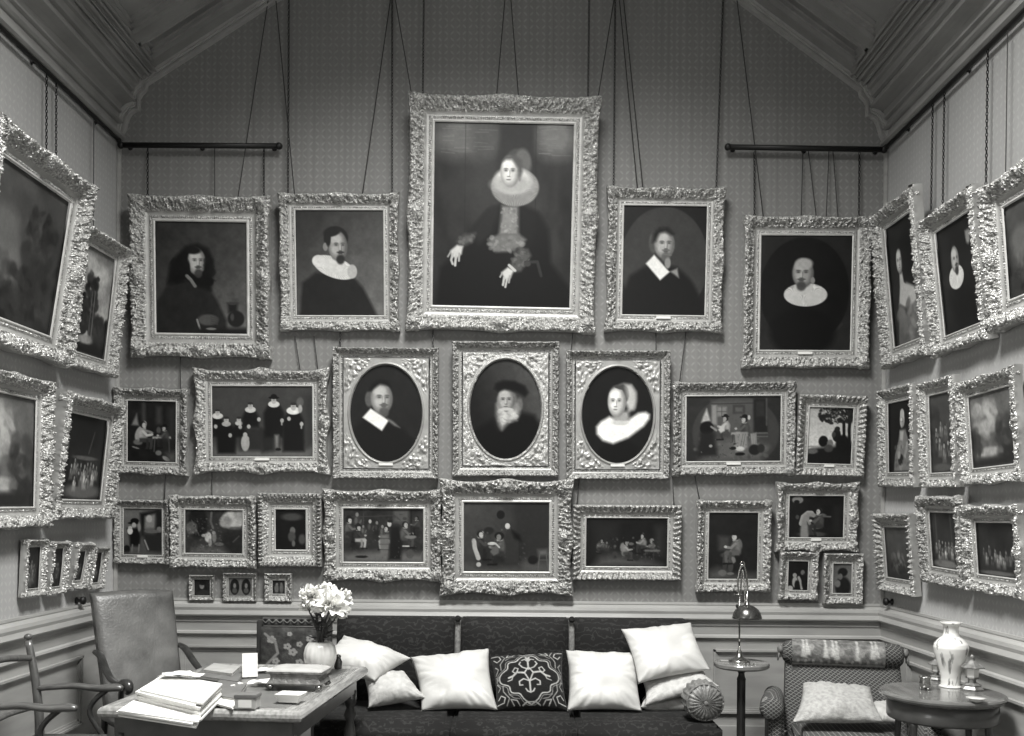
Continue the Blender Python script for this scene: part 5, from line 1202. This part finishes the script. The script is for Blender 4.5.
def sheet_pile(name, label, quad, z0, z1, m, cat='papers', ns=5, jit=.012, group=None, curl=0):
    """a pile of paper leaves: outline quad (world x,y), leaves slightly out of line"""
    mb = MB(); rs = random.Random(label)
    for k in range(ns):
        a = z0+(z1-z0)*k/ns; b = z0+(z1-z0)*(k+.92)/ns
        dx, dy = rs.uniform(-jit, jit), rs.uniform(-jit, jit); r = rs.uniform(-.03, .03)
        cx = sum(p[0] for p in quad)/4; cy = sum(p[1] for p in quad)/4
        P = [((p[0]-cx)*math.cos(r)-(p[1]-cy)*math.sin(r)+cx+dx, (p[0]-cx)*math.sin(r)+(p[1]-cy)*math.cos(r)+cy+dy) for p in quad]
        vs = [(x, y, a) for x, y in P]+[(x, y, b) for x, y in P]
        mb.add(vs, [(3, 2, 1, 0), (4, 5, 6, 7), (0, 1, 5, 4), (1, 2, 6, 5), (2, 3, 7, 6), (3, 0, 4, 7)])
    o = mb.build(name, m)
    return tag(o, label, cat, group)
def Q4(*p): return [onplane(x, y, h)[:2] for x, y, h in p]
def qp(h, *p): return [tuple(onplane(x, y, h)[:2]) for x, y in p]
sheet_pile('paper_pile', 'big white pile of papers on the left front of the writing table', qp(.85, (137, 690), (162, 674), (220, 684), (198, 704)), TZ, .850, M_PAPERW, ns=9, jit=.016)
sheet_pile('paper_pile', 'low pile of loose papers at the front left edge of the writing table', qp(.79, (118, 712), (136, 701), (205, 706), (196, 724)), TZ, .80, M_PAPERW, ns=4, jit=.012)
sheet_pile('loose_letter', 'white letters lying flat between the paper pile and the small box', qp(.775, (203, 701), (226, 687), (240, 690), (232, 709)), TZ, .781, M_PAPERW, ns=2, jit=.004, cat='letter')
# crumpled letter on top of the pile
def crumple(name, label, cx, cy, z, rx, ry, hh, seed):
    n = 16; vs = []
    for k in range(n):
        for i in range(n):
            u, v = i/(n-1)*2-1, k/(n-1)*2-1
            q = float(vnoise(np.array(u*2.4+seed), np.array(v*2.4), seed)); q2 = float(vnoise(np.array(u*5+seed), np.array(v*5), seed+1))
            vs.append((cx+u*rx*(1+.2*(q-.5)), cy+v*ry*(1+.3*(q2-.5)), z+.004+hh*(q*.7+q2*.3)*(1-.4*u*u)))
    fs = [(k*n+i, k*n+i+1, (k+1)*n+i+1, (k+1)*n+i) for k in range(n-1) for i in range(n-1)]
    mb = MB().add(vs, fs); o = mb.build(name, M_PAPERW)
    s = o.modifiers.new('thick', 'SOLIDIFY'); s.thickness = .0012; s.offset = 1
    return tag(o, label, 'letter')
p = onplane(182, 677, .855); crumple('crumpled_letter', 'crumpled unfolded letter on top of the big paper pile', p.x, p.y, .853, .10, .05, .028, 3)
p = onplane(216, 682, .80)
# books and folders
def book(label, quad, z0, z1, m):
    mb = MB(); vs = [(x, y, z0) for x, y in quad]+[(x, y, z1) for x, y in quad]
    e = thing('book', label, 'book', (quad[0][0], quad[0][1], z0))
    ox, oy = quad[0]
    def lay(s, a, b, name, mm):
        cx = sum(p[0] for p in quad)/4; cy = sum(p[1] for p in quad)/4
        P = [((p[0]-cx)*s+cx-ox, (p[1]-cy)*s+cy-oy) for p in quad]
        MB().add([(x, y, a-z0) for x, y in P]+[(x, y, b-z0) for x, y in P], [(3, 2, 1, 0), (4, 5, 6, 7), (0, 1, 5, 4), (1, 2, 6, 5), (2, 3, 7, 6), (3, 0, 4, 7)]).build(name, mm, e)
    t = .18*(z1-z0)
    lay(1, z0, z0+t, 'cover', m); lay(.96, z0+t, z1-t, 'pages', M_PAPERW); lay(1, z1-t, z1, 'cover', m)
    return e
M_BK1 = mat('book_cloth_grey', .12, rough=.6, var=.2); M_BK2 = mat('book_cloth_pale', .34, rough=.6, var=.15); M_BK3 = mat('book_cloth_dark', .045, rough=.5, var=.3)
book('wide grey folder lying flat behind the paper pile', qp(.785, (196, 676), (207, 664), (246, 668), (238, 682)), TZ, .788, M_BK1)
book('thin pale book lying on the grey folder', qp(.80, (203, 670), (214, 663.5), (240, 667), (232, 674)), .789, .803, M_BK2)
book('dark grey book lying between paper pile and card stand', qp(.79, (206, 694), (220, 680), (247, 684), (236, 699)), TZ, .793, M_BK1)
# standing card
cs = thing('card_stand', 'white card propped upright on a small dark stand', 'card', tuple(onplane(250, 677, TZ)), math.radians(18))
Mt = Matrix.Rotation(math.radians(-16), 4, 'X')
MB().box(-.040, .040, -.002, .002, .0, .128, M=Mt).build('card', M_PAPERW, cs)
MB().add([(.025, .006, .0), (.035, .006, .0), (.030, .030, .10), (.028, .085, .0), (.038, .085, .0)], [(0, 1, 2), (0, 2, 3), (1, 4, 2), (3, 2, 4), (0, 3, 4, 1)]).build('stand', M_IRON, cs)
# little label box
p = onplane(247, 708, TZ)
lb = thing('small_box', 'small pale box near the front of the writing table', 'box', tuple(p), math.radians(-3))
MB().box(-.048, .048, -.03, .05, 0, .058, ch=.003).build('body', M_BK2, lb); MB().box(-.051, .051, -.033, .053, .046, .064, ch=.003).build('lid', M_BK1, lb); MB().box(-.03, .03, -.0325, -.030, .008, .042).build('label', M_PAPERW, lb)
p = onplane(262, 684, TZ)
crumple('folded_note', 'folded white notes lying between the card and the casket', p.x, p.y, TZ, .07, .06, .022, 9)
crumple('folded_note', 'folded white note beside the small pale box', onplane(238, 689, TZ).x, onplane(238, 689, TZ).y, TZ, .035, .05, .03, 14)
crumple('folded_note', 'creased paper lying just behind the card stand', onplane(272, 671, TZ).x, onplane(272, 671, TZ).y, TZ, .08, .05, .012, 21)
# casket with feet
p = onplane(299, 687, TZ)
ck = thing('inkstand_casket', 'low ornate casket with a framed lid on four feet in front of the vase', 'casket', (p.x, p.y, TZ), math.radians(-5))
M_CK = mat('casket_metal', .20, rough=.35, metal=.5, var=.4, vscale=30, bump=.6, bscale=60)
MB().add([(x*s1, y*s1+.0, z) for z, s1 in ((.022, 1.0), (.030, 1.04), (.060, .90), (.074, .93), (.080, 1.06), (.090, 1.06)) for x, y in ((-.135, -.085), (.135, -.085), (.135, .085), (-.135, .085))],
         [(i*4+k, i*4+(k+1) % 4, (i+1)*4+(k+1) % 4, (i+1)*4+k) for i in range(5) for k in range(4)]+[(3, 2, 1, 0), (20, 21, 22, 23)]).build('body', M_CK, ck)
MB().add([(x*s1, y*s1, z) for z, s1 in ((.0902, 1.04), (.096, 1.0), (.100, .92), (.1085, .62), (.1085, .1)) for x, y in ((-.135, -.085), (.135, -.085), (.135, .085), (-.135, .085))],
         [(i*4+k, i*4+(k+1) % 4, (i+1)*4+(k+1) % 4, (i+1)*4+k) for i in range(4) for k in range(4)]+[(3, 2, 1, 0), (16, 17, 18, 19)]).build('lid', M_BK2, ck)
for sx in (-1, 1):
    for sy in (-1, 1): MB().ball((sx*.125, sy*.075, .013), .019, .019, .0135, 12, 8).build('foot', M_BRASSD, ck, smooth=True)
# tray
p = onplane(291, 701, TZ)
tr = thing('small_tray', 'small pale square dish in front of the casket', 'dish', (p.x, p.y, TZ), math.radians(-8))
MB().add([(x*s1, y*s1, z) for z, s1 in ((0, .75), (.012, .78), (.036, 1.0), (.038, 1.0), (.03, .86)) for x, y in ((-.062, -.05), (.062, -.05), (.062, .05), (-.062, .05))],
         [(i*4+k, i*4+(k+1) % 4, (i+1)*4+(k+1) % 4, (i+1)*4+k) for i in range(4) for k in range(4)]+[(3, 2, 1, 0), (16, 17, 18, 19)]).build('dish', M_PORC, tr)
# vase
vp = (onplane(320, 673, TZ).x, onplane(320, 673, TZ).y)
vz = thing('flower_vase', 'round white ribbed vase holding white flowers on the writing table', 'vase', (vp[0], vp[1], TZ))
mb = MB(); prof = [(.05, 0), (.055, .006), (.076, .04), (.088, .08), (.090, .11), (.082, .145), (.066, .168), (.052, .176), (.048, .170), (.06, .14), (.05, .05), (.002, .02)]
vs = []; fs = []; nn = 64
for r, z in prof:
    for k in range(nn):
        th = 2*math.pi*k/nn; rr = r*(1+.02*math.cos(16*th)); vs.append((rr*math.cos(th), rr*math.sin(th), z))
for i in range(len(prof)-1):
    for k in range(nn): fs.append((i*nn+k, i*nn+(k+1) % nn, (i+1)*nn+(k+1) % nn, (i+1)*nn+k))
mb.add(vs, fs); mb.build('bowl', M_PORC, vz, smooth=True)
MB().ball((.02, -.088, .055), .007, .006, .009, 10, 6).build('knob', M_BRASSD, vz, smooth=True)
def bloom(mb, c, R, seed, squash=.8):
    rs = random.Random(seed)
    for k in range(90):
        th = rs.uniform(0, 2*math.pi); ph = math.acos(rs.uniform(-.35, 1))
        d = Vector((math.sin(ph)*math.cos(th), math.sin(ph)*math.sin(th), math.cos(ph)*squash)).normalized()
        L = R*rs.uniform(.75, 1.1)
        s = d.cross(Vector((rs.uniform(-1, 1), rs.uniform(-1, 1), rs.uniform(-1, 1)))).normalized(); n = s.cross(d)
        wd = R*.20
        pts = [(0.12, .4, 0), (.45, 1.0, .06), (.75, 1.1, .13), (1.0, .35, .30)]
        vs = []
        for t, w, up in pts:
            q = Vector(c)+d*L*t+n*up*R; vs += [q-s*wd*w, q+n*.03*R, q+s*wd*w]
        fs = []
        for i in range(3): fs += [(i*3, i*3+1, i*3+4, i*3+3), (i*3+1, i*3+2, i*3+5, i*3+4)]
        mb.add(vs, fs)
for i, (px, py, dy, R, lab) in enumerate(((312, 597, .0, .075, 'white flower leaning out furthest left over the vase'), (331, 606, -.06, .105, 'largest white flower, front centre of the bunch'), (325, 594, .04, .070, 'white flower at the top middle of the bunch'), (342, 600, .02, .062, 'white flower at the right of the bunch'), (338, 615, .03, .055, 'small drooping white flower low on the right of the bunch'), (308, 608, -.02, .050, 'small white flower low on the left of the bunch'))):
    hd = at(px, py, vp[1]+dy)
    fl_ = thing('white_flower', lab, 'flower', (vp[0], vp[1], TZ+.10), group='white flowers in the vase')
    c = hd-Vector((vp[0], vp[1], TZ+.10))
    mb = MB(); bloom(mb, c, R, i+3); mb.build('bloom', M_PETAL, fl_)
    MB().tube([(c.x*.06, c.y*.06, -.05), (c.x*.25, c.y*.25, c.z*.5), c], .0055, n=6, smooth=4).build('stem', M_STEM, fl_, smooth=True)
    lm = MB(); rs = random.Random(i)
    for k in range(5):
        t = rs.uniform(.3, .75); q = Vector((c.x*.25*t/.5, c.y*.25*t/.5, c.z*t)); a = rs.uniform(0, 6.28); d = Vector((math.cos(a), math.sin(a), .3)); s = Vector((-math.sin(a), math.cos(a), 0))
        lm.add([q, q+d*.035+s*.016+Vector((0, 0, .006)), q+d*.075, q+d*.035-s*.016+Vector((0, 0, .006))], [(0, 1, 2, 3)])
    lm.build('leaves', M_STEM, fl_)
p = onplane(338, 669, TZ)
jar = thing('small_jar', 'small dark jar just right of the flower vase', 'jar', (p.x, p.y, TZ))
MB().lathe([(.018, 0), (.022, .005), (.024, .04), (.018, .055), (.014, .06), (.016, .068)], 18).build('jar_body', M_DWOOD, jar, smooth=True); MB().lathe([(.017, .068), (.017, .076), (.004, .084)], 18).build('lid', M_BRASSD, jar, smooth=True)

# ---- pedestal table and lamp
pc = onplane(741.5, 662, .72)
pt = thing('pedestal_table', 'small round pedestal table right of the sofa, carrying the brass lamp', 'table', (pc.x, pc.y, 0))
M_PTT = mat('pedestal_top', .17, rough=.25, var=.3, vscale=9, coat=.5)
MB().lathe([(.002, .680), (.150, .680), (.168, .686), (.176, .694), (.177, .712), (.172, .720), (.158, .7205), (.154, .717), (.002, .717)], 64).build('tabletop', M_PTT, pt, smooth=False)
MB().lathe([(.028, .06), (.028, .60), (.030, .61), (.022, .63), (.020, .65), (.05, .681)], 12).build('column', M_DWOOD, pt)
for k in range(3):
    a = k*2.094+.5; d = Vector((math.cos(a), math.sin(a), 0))
    MB().tube([d*.015+Vector((0, 0, .12)), d*.09+Vector((0, 0, .09)), d*.19+Vector((0, 0, .018))], [.02, .018, .014], n=8, smooth=5).build('foot', M_DWOOD, pt, smooth=True)
lz = .7175
lm = thing('brass_lamp', 'brass reading lamp with a dark domed shade on the pedestal table', 'lamp', (pc.x-.008, pc.y+.03, lz))
MB().lathe([(.068, 0), (.070, .006), (.058, .016), (.034, .026), (.022, .036), (.016, .05), (.012, .055), (.017, .065), (.010, .075), (.007, .09), (.0075, .10)], 36).build('base', M_BRASS, lm, smooth=True)
MB().lathe([(.0055, .09), (.0055, .43)], 10).build('stem', M_BRASSD, lm, smooth=True)
MB().lathe([(.003, .125), (.010, .13), (.010, .14), (.0045, .15)], 14).build('collar', M_BRASS, lm, smooth=True)
# arms: two strands rising to a ring and coming down to the shade
def L(px, py, dy=0.0):
    q = at(px, py, pc.y+.03+dy); return (q.x-(pc.x-.008), dy, q.z-lz)
MB().tube([L(741, 600), L(738, 588), L(738.5, 575), L(741.5, 565.5), L(744, 566), L(746.5, 576), L(747.5, 590), L(746.5, 603, -.05)], .0065, n=8, smooth=6).build('arm', M_BRASS, lm, smooth=True)
MB().tube([L(741, 600, .012), L(741, 585, .01), L(742.5, 570, .005), L(744.5, 585, -.02), L(745, 604, -.05)], .0055, n=8, smooth=6).build('arm', M_BRASS, lm, smooth=True)
mb = MB(); r0 = Vector(L(742.5, 564)); mb.tube([r0+Vector((math.cos(t)*.013, 0, math.sin(t)*.015)) for t in np.linspace(0, 6.283, 20)], .004, n=6).build('ring', M_BRASS, lm, smooth=True)
MB().tube([L(734, 594.5), L(748, 594.5)], .0045, n=8).build('cross_bar', M_BRASS, lm, smooth=True)
MB().ball(L(745, 596, -.02), .011, .011, .011).build('joint', M_BRASS, lm, smooth=True)
MB().ball(L(737, 606, 0), .009, .009, .013).build('switch', M_IRON, lm, smooth=True)
sc_ = Vector(L(747, 618.5, -.05))
MB().lathe([(.094, 0), (.093, .012), (.086, .036), (.070, .060), (.046, .078), (.022, .087), (.014, .092), (.013, .112), (.002, .114)], 40, c=sc_).build('lamp_shade', M_BRASSD, lm, smooth=True)
# trinkets at the lamp's foot
q = onplane(749, 665, .718)
mb = MB()
for k in range(7): mb.tube([(q.x-.035+.012*k, q.y-.004*(k % 2), .7215), (q.x-.027+.012*k, q.y, .727)], .0045, n=6)
tag(mb.build('bead_bracelet', M_BRASS), 'small shining trinket at the foot of the brass lamp', 'trinket')
q = onplane(726, 661, .718)
tag(MB().box(q.x-.035, q.x+.03, q.y-.02, q.y+.02, .7185, .7225, M=None).build('folded_paper', M_BK2), 'small flat paper left of the lamp base on the pedestal table', 'paper')

# ---- trellis armchair
ac = thing('upholstered_armchair', 'low armchair in trellis-patterned cloth in the right corner', 'chair', (2.07, 5.80, 0), math.radians(-12))
MB().box(-.38, .38, -.34, .30, .12, .30, ch=.03).build('base', M_LATT, ac, smooth=True)
MB().box(-.33, .33, -.36, .22, .29, .385, ch=.04).build('seat', M_LATT, ac, smooth=True)
n = 20; vs = []; fs = []
for s in (0, 1):
    for k in range(n):
        for i in range(n):
            u, v = i/(n-1)*2-1, k/(n-1)
            x = u*(.37-.02*v); z = .30+.43*v; y = .20+.17*v+(.10 if s else -.02-.03*(1-u**4)*math.sin(math.pi*v))
            vs.append((x, y, z))
for s in (0, 1):
    for k in range(n-1):
        for i in range(n-1): fs.append((s*n*n+k*n+i, s*n*n+k*n+i+1, s*n*n+(k+1)*n+i+1, s*n*n+(k+1)*n+i))
for k in range(n-1): fs += [(k*n, (k+1)*n, n*n+(k+1)*n, n*n+k*n), (k*n+n-1, (k+1)*n+n-1, n*n+(k+1)*n+n-1, n*n+k*n+n-1)]
MB().add(vs, fs).build('backrest', M_LATT, ac, smooth=True)
for s in (-1, 1):
    MB().tube([(s*.43, .30, .50), (s*.44, .15, .505), (s*.46, -.05, .51), (s*.47, -.20, .505), (s*.47, -.24, .505)], [.06, .065, .07, .072, .05], n=18, smooth=4).build('arm', M_LATT, ac, smooth=True)
    MB().box(s*.44-.045, s*.44+.045, -.20, .28, .12, .50, ch=.02).build('arm_panel', M_LATT, ac, smooth=True)
    MB().lathe([(.018, 0), (.026, .05), (.03, .15)], 12, c=(s*.32, -.28, 0)).build('leg', M_DWOOD, ac, smooth=True)
    MB().lathe([(.018, 0), (.026, .05), (.03, .15)], 12, c=(s*.32, .26, 0)).build('leg', M_DWOOD, ac, smooth=True)
# head roll draped with a fringed tapestry strip
hr = thing('head_roll', 'head roll cushion lying along the top of the trellis armchair', 'cushion', (2.07+.077, 5.80+.36, .775), math.radians(-12))
vs = []; fs = []; prof = [(.02, -.375), (.05, -.37), (.072, -.35), (.078, -.30), (.080, 0), (.078, .30), (.072, .35), (.05, .37), (.02, .375)]
nn = 28
for r, x in prof:
    for k in range(nn): th = 2*math.pi*k/nn; vs.append((x, r*math.cos(th), r*math.sin(th)))
for i in range(len(prof)-1):
    for k in range(nn): fs.append((i*nn+k, i*nn+(k+1) % nn, (i+1)*nn+(k+1) % nn, (i+1)*nn+k))
MB().add(vs, fs).build('roll', M_LATT, hr, smooth=True)
for s in (-1, 1):
    mb = MB(); mb.ball((s*.385, -.01, .02), .022, .03, .03)
    for k in range(14):
        th = k/14*6.283; mb.tube([(s*.39, .0+.02*math.cos(th), .02*math.sin(th)), (s*.402, -.005+.03*math.cos(th), -.045+.012*math.sin(th))], .004, n=5)
    mb.build('tassel', M_GIMP, hr, smooth=True)
def art_cover(p):
    p.A[:] = 105; p.mottle(.3, 7, 3)
    for x, y in ((12, 50), (16, 44), (36, 50), (44, 48), (48, 55), (86, 50), (90, 46), (70, 56)):
        p.poly([(x-3, y+20), (x, y-22), (x+4, y+22)], 172, 2).ell(x, y-22, 1.6, 6, 172, .8).ell(x+5, y+4, 3, 8, 140, .6)
    for k in range(24): p.ell(2+k*4.2, 20+60*(k % 2), 1.6, 5, 150, .6)
    p.line([(0, 88), (100, 88)], 6, 150).mottle(.2, 2, 8)
nx, nz = 150, 40
th = np.linspace(2.3, -1.25, nz)[:, None]; xx = np.linspace(-.315, .255, nx)[None, :]
rr = .085+.003*vnoise(xx*30, th*3, 3)
Y = -rr*np.cos(th-.0); Z = rr*np.sin(th)
V = np.stack([xx+0*th, Y+0*xx, Z+0*xx], -1).reshape(-1, 3)
cov = thing('tapestry_cover', 'figured tapestry strip with a deep fringe draped over the head roll', 'cover', (2.07+.077, 5.80+.36, .775), math.radians(-12))
me = grid_mesh('cloth', V, nx, nz); p = Paint((0, 0, 100, 100), nx, nz, 60); art_cover(p); set_pig(me, p.A)
o = link('cloth', me, M_CLOTHP, cov, smooth=True); s = o.modifiers.new('t', 'SOLIDIFY'); s.thickness = .004; s.offset = 1
mb = MB(); y0 = -.088*math.cos(-1.25); z0 = .088*math.sin(-1.25)
for k in range(170):
    x = -.315+.57*k/169; w = random.uniform(-.002, .002)
    mb.tube([(x, y0-.004, z0+.006), (x+w, y0-.02+w, z0-.02), (x+w*2, y0-.026+w*2, z0-.060-abs(w)*3)], .0021, n=4)
mb.build('fringe', mat('grey_fringe', .09, rough=.8, var=.4, vscale=50), cov)
pillow('cushion', [at(803, 683, 5.93), at(871, 687, 5.90), at(884, 722, 5.58), at(792, 722, 5.62)], .15, M_WOVEN, 'pale woven cushion leaning on the trellis armchair', seed=31)
pillow('cushion', [at(866, 704, 5.80), at(893, 700, 5.84), at(897, 722, 5.62), at(866, 722, 5.60)], .08, M_SATIN2, 'small pale cushion tucked at the right side of the trellis armchair', seed=33)

# ---- drum table on the right
dt = thing('drum_table', 'round dark wooden table in the right corner carrying a tall vase', 'table', (2.285, 5.03, 0))
M_DT = mat('round_table_top', .14, rough=.22, var=.35, vscale=7, coat=.5)
MB().lathe([(.002, .70), (.285, .70), (.300, .708), (.311, .718), (.313, .728), (.309, .737), (.298, .741), (.002, .741)], 72).build('tabletop', M_DT, dt)
MB().lathe([(.27, .60), (.275, .61), (.275, .698)], 64).build('apron', M_APRON, dt, smooth=True)
for k in range(4):
    a = k*math.pi/2+.6
    MB().tube([(.25*math.cos(a), .25*math.sin(a), .62), (.26*math.cos(a), .26*math.sin(a), .4), (.24*math.cos(a), .24*math.sin(a), .0)], [.02, .017, .012], n=8, smooth=4).build('leg', M_DWOOD, dt, smooth=True)
HT = .7415
vpos = (2.395, 5.17)
tv = thing('baluster_vase', 'tall pale porcelain baluster vase painted with flowers', 'vase', (vpos[0], vpos[1], HT))
prof = np.array([(.048, 0), (.052, .006), (.050, .02), (.050, .05), (.057, .09), (.072, .14), (.085, .185), (.090, .215), (.086, .235), (.066, .258), (.044, .275), (.038, .295), (.038, .32), (.044, .338), (.056, .346), (.056, .352), (.046, .350), (.03, .33)])
zi = np.linspace(0, len(prof)-1, 110); PR = np.interp(zi, range(len(prof)), prof[:, 0]); PZ = np.interp(zi, range(len(prof)), prof[:, 1])
nn = 130; tt = np.linspace(0, 2*np.pi, nn, endpoint=False)
V = np.stack([PR[:, None]*np.cos(tt), PR[:, None]*np.sin(tt), PZ[:, None]+0*tt], -1).reshape(-1, 3)
me = grid_mesh('body', V, nn, 110, closeu=True)
p = Paint((0, 0, 400, 120), nn, 110, 222)
rs = random.Random(5)
for k in range(46):
    x, y = rs.uniform(5, 395), rs.uniform(14, 104); r = rs.uniform(3, 7)
    for j in range(5): p.ell(x+r*math.cos(j*1.26)*.8, y+r*math.sin(j*1.26)*.6, r*.45, r*.4, rs.choice((120, 150, 165)), .5)
    p.ell(x, y, r*.3, r*.3, 90, .5)
    p.line([(x, y), (x+rs.uniform(-14, 14), y+rs.uniform(-9, 9))], 1.6, 140)
for yy in (8, 112): p.line([(0, yy), (400, yy)], 2.5, 130)
set_pig(me, p.A); link('body', me, M_PORCP, tv, smooth=True)
MB().lathe([(.001, .0), (.06, .0), (.062, .004), (.05, .012)], 32).build('foot', M_PORC, tv, smooth=True)
def pagoda(label, px, py, sc=1.0):
    q = onplane(px, py, HT)
    e = thing('lantern_ornament', label, 'ornament', (q.x, q.y, HT), math.radians(20))
    M_PG = mat('ornament_bronze', .22, rough=.35, metal=.4, var=.4, vscale=40)
    def hexl(pr, name, m): MB().lathe([(r*sc, z*sc) for r, z in pr], 6).build(name, m, e)
    hexl([(.05, 0), (.052, .008), (.04, .02), (.042, .026), (.03, .034)], 'base', M_PG)
    hexl([(.018, .034), (.018, .05), (.03, .055), (.03, .062)], 'post', M_PG)
    hexl([(.028, .062), (.030, .10), (.026, .104)], 'lantern_body', M_PORC)
    hexl([(.055, .104), (.056, .108), (.03, .124), (.012, .138), (.012, .146)], 'roof', M_PG)
    MB().ball((0, 0, .153*sc), .01*sc, .01*sc, .012*sc, 10, 8).build('finial', M_PG, e, smooth=True)
    return e
pagoda('tiered bronze lantern ornament right of the tall vase', 972, 690, 1.15)
pagoda('small dark lantern ornament half hidden left of the tall vase', 936, 680, .85)
q = onplane(925, 690, HT)
cu = thing('metal_cup', 'small shiny cup on feet at the left of the round table', 'cup', (q.x, q.y, HT))
MB().lathe([(.018, .012), (.027, .018), (.030, .04), (.028, .062), (.032, .072), (.029, .072), (.024, .05), (.002, .02)], 24).build('bowl', M_BRASS, cu, smooth=True)
for k in range(3): a = k*2.094-1.2; MB().ball((.022*math.cos(a), .022*math.sin(a), .0075), .008, .008, .0075, 10, 6).build('foot', M_BRASS, cu, smooth=True)
q = onplane(982, 702, HT)
tag(MB().lathe([(.02, 0), (.03, .006), (.045, .02), (.047, .022), (.03, .012), (.002, .008)], 28, c=(q.x-.03, q.y, HT)).build('small_dish', M_PORC, None, smooth=True), 'small white dish at the right front of the round table', 'dish')
p = onplane(905, 700, HT); 

# ================================================================ LIGHT
def area(name, loc, rot, sx, sy, power, spread=180):
    l = bpy.data.lights.new(name, 'AREA'); l.shape = 'RECTANGLE'; l.size = sx; l.size_y = sy; l.energy = power; l.spread = math.radians(spread); l.color = (1, .995, .97)
    o = bpy.data.objects.new(name, l); COL.objects.link(o); o.location = loc; o.rotation_euler = rot; return o
area('roof_daylight', (0, 3.2, ZT-.03), (0, 0, 0), 1.2, 2.0, LP[0], LP[1])
# unseen fill lamp added at the end wall behind the camera
area('added_fill_light', (0, YF+.06, 2.7), (math.radians(90), 0, 0), 4.2, 2.4, LP[2], 180)
for X, s in ((XL, 1), (XR, -1)):
    area('added_fill_light', (X+s*.12, .9, 2.6), (0, math.radians(-90*s), 0), 2.4, 1.5, LP[3], 170)  # extra lamp added to brighten the opposite side wall
    wb = MB().box(X, X+s*.05, .05, .15, 1.3, 3.9).box(X, X+s*.05, 1.65, 1.75, 1.3, 3.9).box(X, X+s*.05, .05, 1.75, 1.3, 1.4).box(X, X+s*.05, .05, 1.75, 3.8, 3.9).box(X, X+s*.03, .88, .92, 1.4, 3.8).box(X, X+s*.03, .15, 1.65, 2.58, 2.62)
    struct(wb.build('added_window_3' if s > 0 else 'added_window_5', M_WOODP))  # made-up window frame around the added side lamp
    struct(MB().box(X, X+s*.006, .15, 1.65, 1.4, 3.8).build('added_window_4' if s > 0 else 'added_window_6', skym))  # glowing pane added to go with that lamp
w = bpy.data.worlds.new('World'); SC.world = w; w.use_nodes = True
w.node_tree.nodes['Background'].inputs[0].default_value = (1, 1, .98, 1); w.node_tree.nodes['Background'].inputs[1].default_value = .1
cam = bpy.data.cameras.new('camera'); co = bpy.data.objects.new('camera', cam); COL.objects.link(co)
cam.sensor_width = 36; cam.lens = 36*F/1024; cam.shift_y = (516-368)/1024; cam.clip_start = .05
co.location = (0, 0, CZ)
co.matrix_world = Matrix.Translation((0, 0, CZ)) @ Matrix.Rotation(math.pi/2, 4, 'X') @ Matrix.Rotation(PH, 4, 'Z')
SC.camera = co
vs_ = SC.view_settings; vs_.view_transform = 'Standard'; vs_.look = 'None'; vs_.gamma = 1; vs_.use_curve_mapping = False; vs_.exposure = EXPO
